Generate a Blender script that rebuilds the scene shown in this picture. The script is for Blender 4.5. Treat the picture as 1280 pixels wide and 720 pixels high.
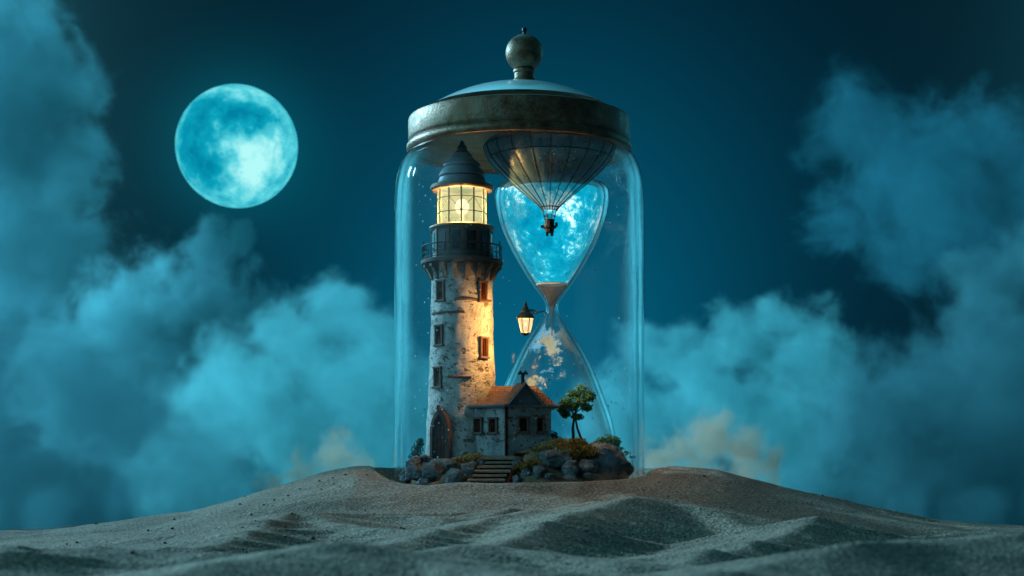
import bpy, bmesh, math, random
import numpy as np
from mathutils import Vector, Matrix, noise as mn

for o in list(bpy.data.objects):
    bpy.data.objects.remove(o, do_unlink=True)
SC = bpy.context.scene
COL = SC.collection
R = math.radians
rnd = random.Random(7)

# ------------------------------------------------------------------ camera
CAMD, CAMZ, HORIZ, F = 22.0, 2.0, 640.0, 2200.0
cam = bpy.data.cameras.new('camera')
cam.sensor_width = 36.0
cam.lens = 36.0 * F / 1280.0
cam.shift_y = (HORIZ - 360.0) / 1280.0
cam.clip_start, cam.clip_end = 0.1, 2000.0
cam.dof.use_dof = True
cam.dof.focus_distance = 21.3
cam.dof.aperture_fstop = 1.7
camo = bpy.data.objects.new('camera', cam)
COL.objects.link(camo)
camo.location = (0, -CAMD, CAMZ)
camo.rotation_euler = (R(90), 0, 0)
SC.camera = camo

# ------------------------------------------------------------------ night sky
W = bpy.data.worlds.new('World')
SC.world = W
W.use_nodes = True
wt = W.node_tree
wt.nodes.clear()


def build_world():
    N, L = wt.nodes, wt.links
    out = N.new('ShaderNodeOutputWorld')
    bg = N.new('ShaderNodeBackground')
    tc = N.new('ShaderNodeTexCoord')

    def lobe(d, k):
        d = Vector(d).normalized()
        dp = N.new('ShaderNodeVectorMath'); dp.operation = 'DOT_PRODUCT'
        L.new(tc.outputs['Generated'], dp.inputs[0]); dp.inputs[1].default_value = d
        s = N.new('ShaderNodeMath'); s.operation = 'SUBTRACT'
        L.new(dp.outputs['Value'], s.inputs[0]); s.inputs[1].default_value = 1.0
        m = N.new('ShaderNodeMath'); m.operation = 'DIVIDE'
        L.new(s.outputs[0], m.inputs[0]); m.inputs[1].default_value = k
        e = N.new('ShaderNodeMath'); e.operation = 'EXPONENT'
        L.new(m.outputs[0], e.inputs[0])
        return e.outputs[0]

    def add(base, fac, col):
        mx = N.new('ShaderNodeMix'); mx.data_type = 'RGBA'; mx.blend_type = 'ADD'
        mx.clamp_factor = False
        L.new(fac, mx.inputs[0])
        if hasattr(base, 'links'):
            L.new(base, mx.inputs[6])
        else:
            mx.inputs[6].default_value = (*base, 1)
        mx.inputs[7].default_value = (*col, 1)
        return mx.outputs[2]
    c = (0.0003, 0.0055, 0.0125)
    c = add(c, lobe((0.02, 1, 0.145), 0.0095), (0.000, 0.062, 0.112))   # bright air behind the jar
    c = add(c, lobe((0.0, 1, 0.03), 0.006), (0.001, 0.082, 0.140))
    c = add(c, lobe((-0.156, 1, 0.208), 0.0008), (0.0, 0.075, 0.105))    # air round the moon
    c = add(c, lobe((-0.88, -0.42, 0.34), 0.035), (1.25, 3.7, 4.9))       # soft key light added to the sky, out of frame on the left
    c = add(c, lobe((-0.62, -0.8, 0.16), 0.24), (0.04, 0.16, 0.22))  # broad fill light added on the viewer's side
    c = add(c, lobe((-0.1, 0.66, 0.75), 0.014), (0.16, 1.1, 1.4))      # rim light added high behind the jar, for dome and lid
    c = add(c, lobe((-1, 0.15, 0.35), 0.06), (0.05, 0.40, 0.55))  # side glows, left and right, added to streak the glass
    c = add(c, lobe((1, 0.0, 0.25), 0.05), (0.02, 0.16, 0.23))
    c = add(c, lobe((-0.62, 0.8, 0.22), 0.022), (0.20, 1.35, 1.75))      # pair of glows added out of frame to brighten the glass edges
    c = add(c, lobe((0.62, 0.8, 0.18), 0.018), (0.12, 1.0, 1.35))
    c = add(c, lobe((-0.15, 0.25, 1.0), 0.10), (0.05, 0.30, 0.40))
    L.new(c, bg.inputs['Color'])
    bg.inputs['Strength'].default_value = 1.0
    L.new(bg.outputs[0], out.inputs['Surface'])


build_world()

# moonlight: from the left, behind the jar
sun = bpy.data.lights.new('moonlight', 'SUN')
sun.energy = 5.0
sun.angle = R(4)
sun.color = (0.36, 0.78, 1.0)
suno = bpy.data.objects.new('moonlight', sun)
COL.objects.link(suno)
SUN_FROM = Vector((-0.80, 0.58, 0.33)).normalized()
suno.rotation_euler = SUN_FROM.to_track_quat('Z', 'Y').to_euler()
suno.location = SUN_FROM * 40

vs = SC.view_settings
vs.view_transform = 'Standard'
vs.look = 'None'
vs.exposure = 0.0
vs.gamma = 1.0
SC.render.engine = 'CYCLES'
cy = SC.cycles
cy.use_denoising = True
cy.max_bounces = 10
cy.diffuse_bounces = 2
cy.glossy_bounces = 3
cy.transmission_bounces = 4
cy.transparent_max_bounces = 48
cy.volume_bounces = 1
cy.volume_max_steps = 256
cy.sample_clamp_indirect = 4.0
cy.sample_clamp_direct = 12.0
cy.caustics_reflective = False
cy.caustics_refractive = False


# ------------------------------------------------------------------ helpers
def at(px, py, Y):
    """world point at depth Y for a place in the 1280x720 layout sketch"""
    d = CAMD + Y
    return Vector(((px - 640.0) / F * d, Y, CAMZ + (HORIZ - py) / F * d))


def zh(py, Y=0.0):
    return CAMZ + (HORIZ - py) / F * (CAMD + Y)


def obj(name, bm, mat, parent=None, smooth=True, angle=35):
    me = bpy.data.meshes.new(name)
    if isinstance(bm, bmesh.types.BMesh):
        bm.normal_update()
        bm.to_mesh(me)
        bm.free()
    else:
        v, f = bm
        me.from_pydata(v, [], f)
        me.update()
    if isinstance(mat, (list, tuple)):
        for m in mat:
            me.materials.append(m)
    else:
        me.materials.append(mat)
    if smooth:
        me.polygons.foreach_set('use_smooth', [True] * len(me.polygons))
        me.set_sharp_from_angle(angle=R(angle))
    o = bpy.data.objects.new(name, me)
    COL.objects.link(o)
    if parent is not None:
        o.parent = parent
    return o


def tag(o, label, cat, group=None, kind=None):
    o['label'] = label
    o['category'] = cat
    if group:
        o['group'] = group
    if kind:
        o['kind'] = kind
    return o


def thing(name, label, cat, loc=(0, 0, 0), rz=0.0, group=None):
    o = bpy.data.objects.new(name, None)
    o.empty_display_size = 0.1
    COL.objects.link(o)
    o.location = loc
    o.rotation_euler = (0, 0, rz)
    return tag(o, label, cat, group)


def dup(o, parent=None, loc=None, rz=None):
    c = o.copy()
    COL.objects.link(c)
    if parent is not None:
        c.parent = parent
    if loc is not None:
        c.location = loc
    if rz is not None:
        c.rotation_euler = (0, 0, rz)
    for ch in [x for x in COL.objects if x.parent == o]:
        dup(ch, c)
    return c


def box(bm, c, s, rot=None):
    M = Matrix.Translation(Vector(c))
    if rot is not None:
        M = M @ (rot if isinstance(rot, Matrix) else Matrix.Rotation(rot, 4, 'Z'))
    M = M @ Matrix.Diagonal((s[0], s[1], s[2], 1))
    return bmesh.ops.create_cube(bm, size=1.0, matrix=M)['verts']


def lathe(bm, prof, seg=64, center=(0, 0, 0), close=False, a0=0.0, a1=2 * math.pi):
    cx, cy_, cz = center
    full = abs(a1 - a0 - 2 * math.pi) < 1e-6
    n = seg if full else seg + 1
    rings = []
    for (r, z) in prof:
        if r < 1e-6:
            rings.append([bm.verts.new((cx, cy_, cz + z))])
        else:
            rings.append([bm.verts.new((cx + r * math.sin(a0 + (a1 - a0) * k / seg),
                                        cy_ - r * math.cos(a0 + (a1 - a0) * k / seg), cz + z)) for k in range(n)])
    m = len(rings)
    for i in range(m if close else m - 1):
        A, B = rings[i], rings[(i + 1) % m]
        for k in range(seg):
            k2 = (k + 1) % n
            try:
                if len(A) == 1 and len(B) == 1:
                    continue
                if len(A) == 1:
                    bm.faces.new((A[0], B[k2], B[k]))
                elif len(B) == 1:
                    bm.faces.new((A[k], A[k2], B[0]))
                else:
                    bm.faces.new((A[k], A[k2], B[k2], B[k]))
            except ValueError:
                pass


def tube(bm, pts, r, seg=8, cap=True):
    pts = [Vector(p) for p in pts]
    rs = r if isinstance(r, (list, tuple)) else [r] * len(pts)
    rings = []
    up = Vector((0.13, 0.21, 1)).normalized()
    for i, p in enumerate(pts):
        d = (pts[min(i + 1, len(pts) - 1)] - pts[max(i - 1, 0)]).normalized()
        a = d.cross(up)
        if a.length < 1e-4:
            a = d.cross(Vector((1, 0, 0)))
        a.normalize()
        b = d.cross(a).normalized()
        rings.append([bm.verts.new(p + (a * math.cos(2 * math.pi * k / seg) + b * math.sin(2 * math.pi * k / seg)) * rs[i]) for k in range(seg)])
    for A, B in zip(rings, rings[1:]):
        for k in range(seg):
            bm.faces.new((A[k], B[k], B[(k + 1) % seg], A[(k + 1) % seg]))
    if cap:
        bm.faces.new(rings[0])
        bm.faces.new(list(reversed(rings[-1])))


def smooth_prof(pts, n=8):
    """Catmull-Rom through profile points"""
    P = [pts[0]] + list(pts) + [pts[-1]]
    out = []
    for i in range(1, len(P) - 2):
        p0, p1, p2, p3 = P[i - 1], P[i], P[i + 1], P[i + 2]
        for k in range(n):
            t = k / n
            q = []
            for a, b, c, d in zip(p0, p1, p2, p3):
                q.append(0.5 * (2 * b + (c - a) * t + (2 * a - 5 * b + 4 * c - d) * t * t + (3 * b - a - 3 * c + d) * t ** 3))
            out.append(tuple(q))
    out.append(tuple(pts[-1]))
    return out


# ------------------------------------------------------------------ materials
class NT:
    def __init__(self, name):
        self.m = bpy.data.materials.new(name)
        self.m.use_nodes = True
        self.t = self.m.node_tree
        self.t.nodes.clear()
        self.out = self.n('OutputMaterial')

    def n(self, kind, **kw):
        nd = self.t.nodes.new('ShaderNode' + kind)
        for k, v in kw.items():
            setattr(nd, k, v)
        return nd

    def l(self, a, b):
        self.t.links.new(a, b)

    def pos(self):
        if not hasattr(self, '_p'):
            self._p = self.n('TexCoord').outputs['Object']
        return self._p

    def gpos(self):
        if not hasattr(self, '_g'):
            self._g = self.n('NewGeometry').outputs['Position']
        return self._g

    def noise(self, scale, detail=4, rough=0.55, src=None, stretch=None, w=None, dist=0.0):
        s = src or self.pos()
        if stretch:
            mp = self.n('Mapping')
            mp.inputs['Scale'].default_value = stretch
            self.l(s, mp.inputs[0])
            s = mp.outputs[0]
        nd = self.n('TexNoise')
        nd.inputs['Scale'].default_value = scale
        nd.inputs['Detail'].default_value = detail
        nd.inputs['Roughness'].default_value = rough
        nd.inputs['Distortion'].default_value = dist
        self.l(s, nd.inputs['Vector'])
        return nd.outputs['Fac']

    def ramp(self, fac, stops, interp='LINEAR'):
        r = self.n('ValToRGB')
        r.color_ramp.interpolation = interp
        el = r.color_ramp.elements
        while len(el) > 1:
            el.remove(el[-1])
        for i, (p, c) in enumerate(stops):
            e = el[0] if i == 0 else el.new(p)
            e.position = p
            if not isinstance(c, (tuple, list)):
                c = (c, c, c)
            e.color = (*c, 1)
        self.l(fac, r.inputs[0])
        return r.outputs[0]

    def mix(self, fac, a, b, mode='MIX'):
        m = self.n('Mix', data_type='RGBA', blend_type=mode)
        for i, x in ((0, fac), (6, a), (7, b)):
            if hasattr(x, 'links'):
                self.l(x, m.inputs[i])
            elif i == 0:
                m.inputs[0].default_value = x
            else:
                m.inputs[i].default_value = (*x, 1)
        return m.outputs[2]

    def math(self, op, a, b=None, c=None, clamp=False):
        m = self.n('Math', operation=op, use_clamp=clamp)
        for i, x in enumerate((a, b, c)):
            if x is None:
                continue
            if hasattr(x, 'links'):
                self.l(x, m.inputs[i])
            else:
                m.inputs[i].default_value = x
        return m.outputs[0]

    def bump(self, h, strength=0.5, dist=0.02, normal=None):
        b = self.n('Bump')
        b.inputs['Strength'].default_value = strength
        b.inputs['Distance'].default_value = dist
        self.l(h, b.inputs['Height'])
        if normal:
            self.l(normal, b.inputs['Normal'])
        return b.outputs[0]

    def principled(self, col, rough=0.7, metal=0.0, normal=None, **kw):
        p = self.n('BsdfPrincipled')
        for key, x in (('Base Color', col), ('Roughness', rough), ('Metallic', metal)):
            if hasattr(x, 'links'):
                self.l(x, p.inputs[key])
            elif key == 'Base Color':
                p.inputs[key].default_value = (*x, 1)
            else:
                p.inputs[key].default_value = x
        if normal is not None:
            self.l(normal, p.inputs['Normal'])
        for k, v in kw.items():
            k = k.replace('_', ' ')
            if hasattr(v, 'links'):
                self.l(v, p.inputs[k])
            else:
                p.inputs[k].default_value = v
        self.l(p.outputs[0], self.out.inputs['Surface'])
        return p


def simple(name, c1, c2, scale=8, rough=0.7, metal=0.0, bstr=0.4, bdist=0.01, bscale=None, **kw):
    t = NT(name)
    f = t.noise(scale, 6, 0.65)
    col = t.ramp(f, [(0.3, c1), (0.7, c2)])
    nb = t.noise(bscale or scale * 3, 5, 0.65)
    t.principled(col, rough, metal, t.bump(nb, bstr, bdist), **kw)
    return t.m


def m_sand():
    t = NT('sand')
    g = t.gpos()
    big = t.noise(0.9, 4, 0.5, g)
    col = t.ramp(big, [(0.3, (0.19, 0.158, 0.125)), (0.7, (0.29, 0.235, 0.18))])
    gr = t.noise(34, 2, 0.75, g)
    grc = t.ramp(gr, [(0.30, 0.30), (0.5, 0.92), (0.70, 1.8)])
    col = t.mix(1.0, col, grc, 'MULTIPLY')
    v = t.n('TexVoronoi')
    v.inputs['Scale'].default_value = 34
    t.l(g, v.inputs['Vector'])
    b1 = t.bump(v.outputs['Distance'], 0.35, 0.018)
    b2 = t.bump(t.noise(60, 3, 0.7, g), 0.45, 0.012, b1)
    b3 = t.bump(t.noise(7, 3, 0.6, g), 0.35, 0.05, b2)
    t.principled(col, 0.9, 0, b3, Specular_IOR_Level=0.2)
    return t.m


def m_plaster(name, base, dark, stain, seed=0.0, brick=True):
    t = NT(name)
    p = t.pos()
    off = t.n('Mapping')
    off.inputs['Location'].default_value = (seed, seed * 1.7, seed * 0.6)
    t.l(p, off.inputs[0])
    p = off.outputs[0]
    n1 = t.noise(5, 8, 0.65, p)
    col = t.ramp(n1, [(0.32, dark), (0.52, base), (0.75, tuple(min(1, c * 1.18) for c in base))])
    # flaked patches where the stone shows
    n2 = t.noise(8, 7, 0.7, p, (1, 1, 1.6))
    pat = t.ramp(n2, [(0.575, 0.0), (0.62, 1.0)])
    col = t.mix(pat, col, (0.17, 0.135, 0.11))
    # rusty horizontal streaks
    n3 = t.noise(4.2, 5, 0.65, p, (1.0, 1.0, 5.5))
    st = t.ramp(n3, [(0.64, 0.0), (0.72, 0.85)])
    col = t.mix(st, col, stain)
    # small pits
    n4 = t.noise(24, 3, 0.6, p)
    pit = t.ramp(n4, [(0.30, 1.0), (0.385, 0.0)])
    col = t.mix(pit, col, (0.06, 0.05, 0.045))
    # masonry courses faintly showing through
    h = t.math('SUBTRACT', t.noise(19, 8, 0.75, p, (1, 1, 1.5)), t.math('MULTIPLY', pat, 0.5))
    h = t.math('SUBTRACT', h, t.math('MULTIPLY', pit, 0.6))
    vor = t.n('TexVoronoi', feature='DISTANCE_TO_EDGE')
    mp = t.n('Mapping'); mp.inputs['Scale'].default_value = (11, 11, 17)
    t.l(p, mp.inputs[0]); t.l(mp.outputs[0], vor.inputs['Vector'])
    vor.inputs['Scale'].default_value = 1.0
    ed = t.ramp(vor.outputs['Distance'], [(0.0, 0.0), (0.12, 1.0)])
    h = t.math('ADD', h, t.math('MULTIPLY', ed, 0.10))
    nb = t.bump(h, 1.0, 0.05)
    t.principled(col, 0.88, 0, nb, Specular_IOR_Level=0.2)
    return t.m


def m_rock():
    t = NT('rock')
    p = t.pos()
    n1 = t.noise(6, 8, 0.68, t.gpos())
    col = t.ramp(n1, [(0.30, (0.08, 0.10, 0.11)), (0.5, (0.26, 0.29, 0.30)), (0.70, (0.48, 0.51, 0.52))])
    n2 = t.noise(14, 6, 0.7, t.gpos())
    cr = t.ramp(t.noise(5, 6, 0.7, t.gpos(), (1, 1, 2.2), dist=1.2), [(0.44, 0.0), (0.50, 1.0), (0.56, 0.0)])
    h = t.math('SUBTRACT', n2, t.math('MULTIPLY', cr, 0.25))
    t.principled(col, 0.8, 0, t.bump(h, 1.0, 0.07), Specular_IOR_Level=0.35)
    return t.m


def m_glass(name, tint, edge, specks=False, fres=1.45, rough=0.02, gcol=(1, 1, 1), fpow=2.8):
    """thin-walled glass: clear in front, reflecting and deeper in colour at grazing angles"""
    t = NT(name)
    lw = t.n('LayerWeight')
    lw.inputs['Blend'].default_value = 0.5
    tcol = t.ramp(lw.outputs['Facing'], [(0.0, tint), (0.55, tint), (1.0, edge)])
    tr = t.n('BsdfTransparent')
    t.l(tcol, tr.inputs[0])
    gl = t.n('BsdfGlossy')
    gl.inputs['Roughness'].default_value = rough
    gl.inputs['Color'].default_value = (*gcol, 1)
    nb = t.bump(t.noise(2.2, 3, 0.5), 0.25, 0.05)
    t.l(nb, gl.inputs['Normal'])
    f0 = ((fres - 1) / (fres + 1)) ** 2
    fr = t.math('MULTIPLY_ADD', t.math('POWER', lw.outputs['Facing'], fpow), 1.0 - f0, f0)
    mx = t.n('MixShader')
    t.l(fr, mx.inputs[0])
    t.l(tr.outputs[0], mx.inputs[1])
    t.l(gl.outputs[0], mx.inputs[2])
    last = mx.outputs[0]
    if specks:
        v = t.n('TexVoronoi')
        v.inputs['Scale'].default_value = 10
        v.inputs['Randomness'].default_value = 1.0
        t.l(t.pos(), v.inputs['Vector'])
        dot = t.ramp(v.outputs['Distance'], [(0.08, 1.0), (0.12, 0.0)])
        msk = t.ramp(t.noise(1.6, 4, 0.6), [(0.53, 0.0), (0.60, 1.0)])
        smear = t.ramp(t.noise(5, 5, 0.6, None, (3, 3, 0.35)), [(0.62, 0.0), (0.90, 0.025)])
        f = t.math('ADD', t.math('MULTIPLY', dot, msk), smear, clamp=True)
        df = t.n('BsdfPrincipled')
        df.inputs['Base Color'].default_value = (0.6, 0.7, 0.72, 1)
        df.inputs['Roughness'].default_value = 0.3
        m2 = t.n('MixShader')
        t.l(f, m2.inputs[0])
        t.l(last, m2.inputs[1])
        t.l(df.outputs[0], m2.inputs[2])
        last = m2.outputs[0]
    t.l(last, t.out.inputs['Surface'])
    return t.m


def m_emit(name, col, strength):
    t = NT(name)
    e = t.n('Emission')
    if hasattr(col, 'links'):
        t.l(col, e.inputs[0])
    else:
        e.inputs[0].default_value = (*col, 1)
    e.inputs[1].default_value = strength
    t.l(e.outputs[0], t.out.inputs['Surface'])
    return t.m


M = {}
M['sand'] = m_sand()
M['tower'] = m_plaster('weathered_plaster', (0.60, 0.58, 0.54), (0.25, 0.24, 0.225), (0.20, 0.075, 0.05))
M['house'] = m_plaster('house_plaster', (0.48, 0.50, 0.49), (0.21, 0.22, 0.22), (0.13, 0.08, 0.06), 3.3)
M['rock'] = m_rock()
M['stone_trim'] = simple('stone_trim', (0.10, 0.085, 0.075), (0.22, 0.18, 0.15), 14, 0.85)
M['dark_wood'] = simple('dark_wood', (0.035, 0.009, 0.005), (0.10, 0.028, 0.013), 12, 0.9, Specular_IOR_Level=0.05)
M['frame_wood'] = simple('frame_wood', (0.085, 0.05, 0.036), (0.19, 0.115, 0.085), 20, 0.85)
M['pane_dark'] = simple('dark_pane', (0.006, 0.008, 0.010), (0.015, 0.018, 0.02), 6, 0.15)
M['iron'] = simple('black_iron', (0.012, 0.013, 0.015), (0.035, 0.032, 0.03), 20, 0.5, 0.6)
M['roof_metal'] = simple('blue_grey_metal', (0.05, 0.105, 0.13), (0.09, 0.16, 0.19), 5, 0.36, 0.15, 0.25, 0.01)
M['eave'] = simple('bronze_trim', (0.09, 0.06, 0.035), (0.20, 0.135, 0.08), 12, 0.5, 0.5)
M['stair'] = simple('stair_stone', (0.20, 0.145, 0.10), (0.42, 0.32, 0.23), 18, 0.85)
M['soil'] = simple('soil', (0.14, 0.095, 0.05), (0.38, 0.27, 0.15), 9, 0.95, 0, 0.9, 0.03)
M['pebble'] = simple('pebble', (0.018, 0.016, 0.015), (0.05, 0.045, 0.04), 30, 0.8)
M['bark'] = simple('bark', (0.03, 0.022, 0.016), (0.075, 0.055, 0.04), 30, 0.9)
M['feather'] = simple('feather', (0.02, 0.022, 0.025), (0.05, 0.05, 0.055), 30, 0.8)
M['white_feather'] = simple('white_feather', (0.5, 0.5, 0.5), (0.7, 0.7, 0.7), 30, 0.8)
t_ = NT('hourglass_sand')
d_ = t_.n('BsdfDiffuse'); t_.l(t_.ramp(t_.noise(30, 5, 0.7), [(0.3, (0.07, 0.085, 0.10)), (0.7, (0.17, 0.18, 0.19))]), d_.inputs[0])
r_ = t_.n('BsdfTransparent'); r_.inputs[0].default_value = (0.9, 0.92, 0.93, 1)
x_ = t_.n('MixShader'); x_.inputs[0].default_value = 0.62
t_.l(r_.outputs[0], x_.inputs[1]); t_.l(d_.outputs[0], x_.inputs[2]); t_.l(x_.outputs[0], t_.out.inputs['Surface'])
M['neck_sand'] = t_.m
M['jar_glass'] = m_glass('jar_glass', (0.985, 0.992, 0.995), (0.72, 0.89, 0.94), True, 1.08, fpow=3.6)
M['hour_glass'] = m_glass('hourglass_glass', (0.98, 0.99, 0.99), (0.75, 0.92, 0.96), False, 1.12, fpow=2.0)
M['lamp_glass'] = m_glass('lantern_glass', (0.98, 0.95, 0.88), (0.8, 0.75, 0.6), False, 1.3)


def m_bronze():
    t = NT('aged_bronze')
    p = t.pos()
    n1 = t.noise(4.5, 8, 0.7)
    col = t.ramp(n1, [(0.30, (0.04, 0.017, 0.009)), (0.46, (0.16, 0.075, 0.034)), (0.58, (0.19, 0.135, 0.085)), (0.70, (0.50, 0.24, 0.09))])
    pit = t.ramp(t.noise(22, 4, 0.65), [(0.28, 1.0), (0.37, 0.0)])
    col = t.mix(pit, col, (0.02, 0.016, 0.012))
    rg = t.ramp(t.noise(9, 5, 0.6), [(0.3, 0.28), (0.7, 0.6)])
    t.principled(col, rg, 0.6, t.bump(t.noise(26, 6, 0.7), 0.6, 0.012))
    return t.m


M['bronze'] = m_bronze()


def m_tiles():
    t = NT('clay_tiles')
    p = t.pos()
    n1 = t.noise(9, 6, 0.65)
    col = t.ramp(n1, [(0.3, (0.07, 0.034, 0.022)), (0.55, (0.18, 0.088, 0.05)), (0.75, (0.27, 0.145, 0.085))])
    w = t.n('TexWave', wave_type='BANDS', bands_direction='Z')
    w.inputs['Scale'].default_value = 11
    w.inputs['Distortion'].default_value = 1.0
    t.l(p, w.inputs['Vector'])
    w2 = t.n('TexWave', wave_type='BANDS', bands_direction='X')
    w2.inputs['Scale'].default_value = 9
    w2.inputs['Distortion'].default_value = 1.0
    t.l(p, w2.inputs['Vector'])
    h = t.math('ADD', t.math('MULTIPLY', w.outputs['Fac'], 0.5), t.math('MULTIPLY', w2.outputs['Fac'], 0.4))
    h = t.math('ADD', h, t.math('MULTIPLY', t.noise(30, 4, 0.6), 0.6))
    t.principled(col, 0.8, 0, t.bump(h, 0.7, 0.014))
    return t.m


M['tiles'] = m_tiles()


def m_leaf(name, c1, c2, c3):
    t = NT(name)
    info = t.n('NewGeometry')
    col = t.ramp(info.outputs['Random Per Island'], [(0.0, c1), (0.55, c2), (1.0, c3)])
    d = t.n('BsdfPrincipled')
    t.l(col, d.inputs['Base Color'])
    d.inputs['Roughness'].default_value = 0.6
    tl = t.n('BsdfTranslucent')
    t.l(col, tl.inputs[0])
    mx = t.n('MixShader')
    mx.inputs[0].default_value = 0.4
    t.l(d.outputs[0], mx.inputs[1])
    t.l(tl.outputs[0], mx.inputs[2])
    t.l(mx.outputs[0], t.out.inputs['Surface'])
    return t.m


M['leaf_green'] = m_leaf('green_leaf', (0.04, 0.11, 0.04), (0.075, 0.21, 0.07), (0.14, 0.32, 0.10))
M['leaf_yellow'] = m_leaf('ochre_leaf', (0.12, 0.105, 0.02), (0.27, 0.20, 0.035), (0.42, 0.29, 0.06))
M['leaf_dark'] = m_leaf('dark_leaf', (0.025, 0.05, 0.022), (0.045, 0.09, 0.035), (0.08, 0.13, 0.045))


def m_moon():
    t = NT('moon')
    p = t.pos()
    nz = t.n('TexNoise'); nz.inputs['Scale'].default_value = 0.9; nz.inputs['Detail'].default_value = 5.0
    t.l(p, nz.inputs['Vector'])
    sb = t.n('VectorMath', operation='SUBTRACT'); t.l(nz.outputs['Color'], sb.inputs[0]); sb.inputs[1].default_value = (.5, .5, .5)
    sl = t.n('VectorMath', operation='SCALE'); t.l(sb.outputs[0], sl.inputs[0]); sl.inputs['Scale'].default_value = 1.5
    ad = t.n('VectorMath', operation='ADD'); t.l(p, ad.inputs[0]); t.l(sl.outputs[0], ad.inputs[1])
    f = None
    # plains (dark, negative) and highlands (bright) of the near side: x, z, radius, weight
    for x, z, r, w in ((-.45, .42, .42, -.16), (.05, .40, .40, -.15), (.48, .30, .34, -.17), (-.62, -.10, .45, -.17), (-.15, -.02, .35, -.05), (-.20, -.52, .40, -.13), (.15, .22, .25, -.10), (-.55, -.5, .4, -.12),
                       (.35, -.30, .48, .17), (.10, -.18, .25, .10), (.62, -.40, .45, .12), (.30, -.75, .45, .13), (-.12, -.16, .15, .10), (.30, .78, .40, .10), (-.25, .80, .35, .06), (.75, .05, .3, .08)):
        R_ = 2.83
        y = -math.sqrt(max(0.02, 1 - x * x - z * z))
        dn = t.n('VectorMath', operation='DISTANCE'); t.l(ad.outputs[0], dn.inputs[0]); dn.inputs[1].default_value = (x * R_, y * R_, z * R_)
        mr = t.n('MapRange', interpolation_type='SMOOTHSTEP'); t.l(dn.outputs['Value'], mr.inputs[0])
        mr.inputs[1].default_value = 0.0; mr.inputs[2].default_value = r * R_ * 1.25; mr.inputs[3].default_value = w; mr.inputs[4].default_value = 0.0
        f = mr.outputs[0] if f is None else t.math('ADD', f, mr.outputs[0])
    f = t.math('ADD', f, t.math('MULTIPLY_ADD', t.noise(1.5, 8, 0.65), 0.42, 0.34))
    v = t.n('TexVoronoi'); v.inputs['Scale'].default_value = 1.5
    t.l(p, v.inputs['Vector'])
    cr = t.ramp(v.outputs['Distance'], [(0.0, 0.0), (0.14, 0.2), (0.20, 1.0), (0.30, 0.35), (0.5, 0.35)])
    f = t.math('ADD', f, t.math('MULTIPLY', cr, 0.05))
    col = t.ramp(f, [(0.36, (0.000, 0.22, 0.36)), (0.50, (0.004, 0.38, 0.52)), (0.62, (0.10, 0.66, 0.75)), (0.76, (0.45, 0.96, 0.95))])
    e = t.n('Emission')
    t.l(col, e.inputs[0])
    e.inputs[1].default_value = 1.0
    t.l(e.outputs[0], t.out.inputs['Surface'])
    return t.m


M['moon'] = m_moon()


def m_sea():
    """shining blue water and foam held in the upper bulb"""
    t = NT('shining_water')
    n1 = t.noise(2.2, 6, 0.62, dist=0.4)
    n2 = t.noise(11, 8, 0.75, dist=0.3)
    n3 = t.noise(26, 4, 0.7)
    f = t.math('ADD', t.math('MULTIPLY', n1, 0.52), t.math('MULTIPLY', n2, 0.36))
    f = t.math('ADD', f, t.math('MULTIPLY', n3, 0.16))
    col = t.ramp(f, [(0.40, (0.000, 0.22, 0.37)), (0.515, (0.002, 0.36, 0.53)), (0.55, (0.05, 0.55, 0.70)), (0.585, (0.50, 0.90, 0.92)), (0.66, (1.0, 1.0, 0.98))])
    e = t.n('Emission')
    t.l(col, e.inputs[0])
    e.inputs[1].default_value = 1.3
    t.l(e.outputs[0], t.out.inputs['Surface'])
    return t.m


M['sea'] = m_sea()


def m_wisps():
    t = NT('small_clouds')
    n1 = t.noise(2.6, 3, 0.5)
    n2 = t.noise(11, 6, 0.65)
    f = t.math('ADD', t.math('MULTIPLY', n1, 0.7), t.math('MULTIPLY', n2, 0.4))
    sep = t.n('SeparateXYZ')
    t.l(t.pos(), sep.inputs[0])
    zf = t.n('MapRange')
    t.l(sep.outputs[2], zf.inputs[0])
    zf.inputs[1].default_value = zh(520) ; zf.inputs[2].default_value = zh(425)
    zf.inputs[3].default_value = -0.16 ; zf.inputs[4].default_value = 0.05
    f = t.math('ADD', f, zf.outputs[0])
    a = t.ramp(f, [(0.575, 0.0), (0.635, 0.85)])
    tr = t.n('BsdfTransparent')
    d = t.n('BsdfDiffuse')
    d.inputs[0].default_value = (0.50, 0.74, 0.85, 1)
    tl = t.n('BsdfTranslucent')
    tl.inputs[0].default_value = (0.50, 0.74, 0.85, 1)
    ad = t.n('MixShader'); ad.inputs[0].default_value = 0.5
    t.l(d.outputs[0], ad.inputs[1]); t.l(tl.outputs[0], ad.inputs[2])
    mx = t.n('MixShader')
    t.l(a, mx.inputs[0]); t.l(tr.outputs[0], mx.inputs[1]); t.l(ad.outputs[0], mx.inputs[2])
    t.l(mx.outputs[0], t.out.inputs['Surface'])
    return t.m


M['wisps'] = m_wisps()


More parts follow.
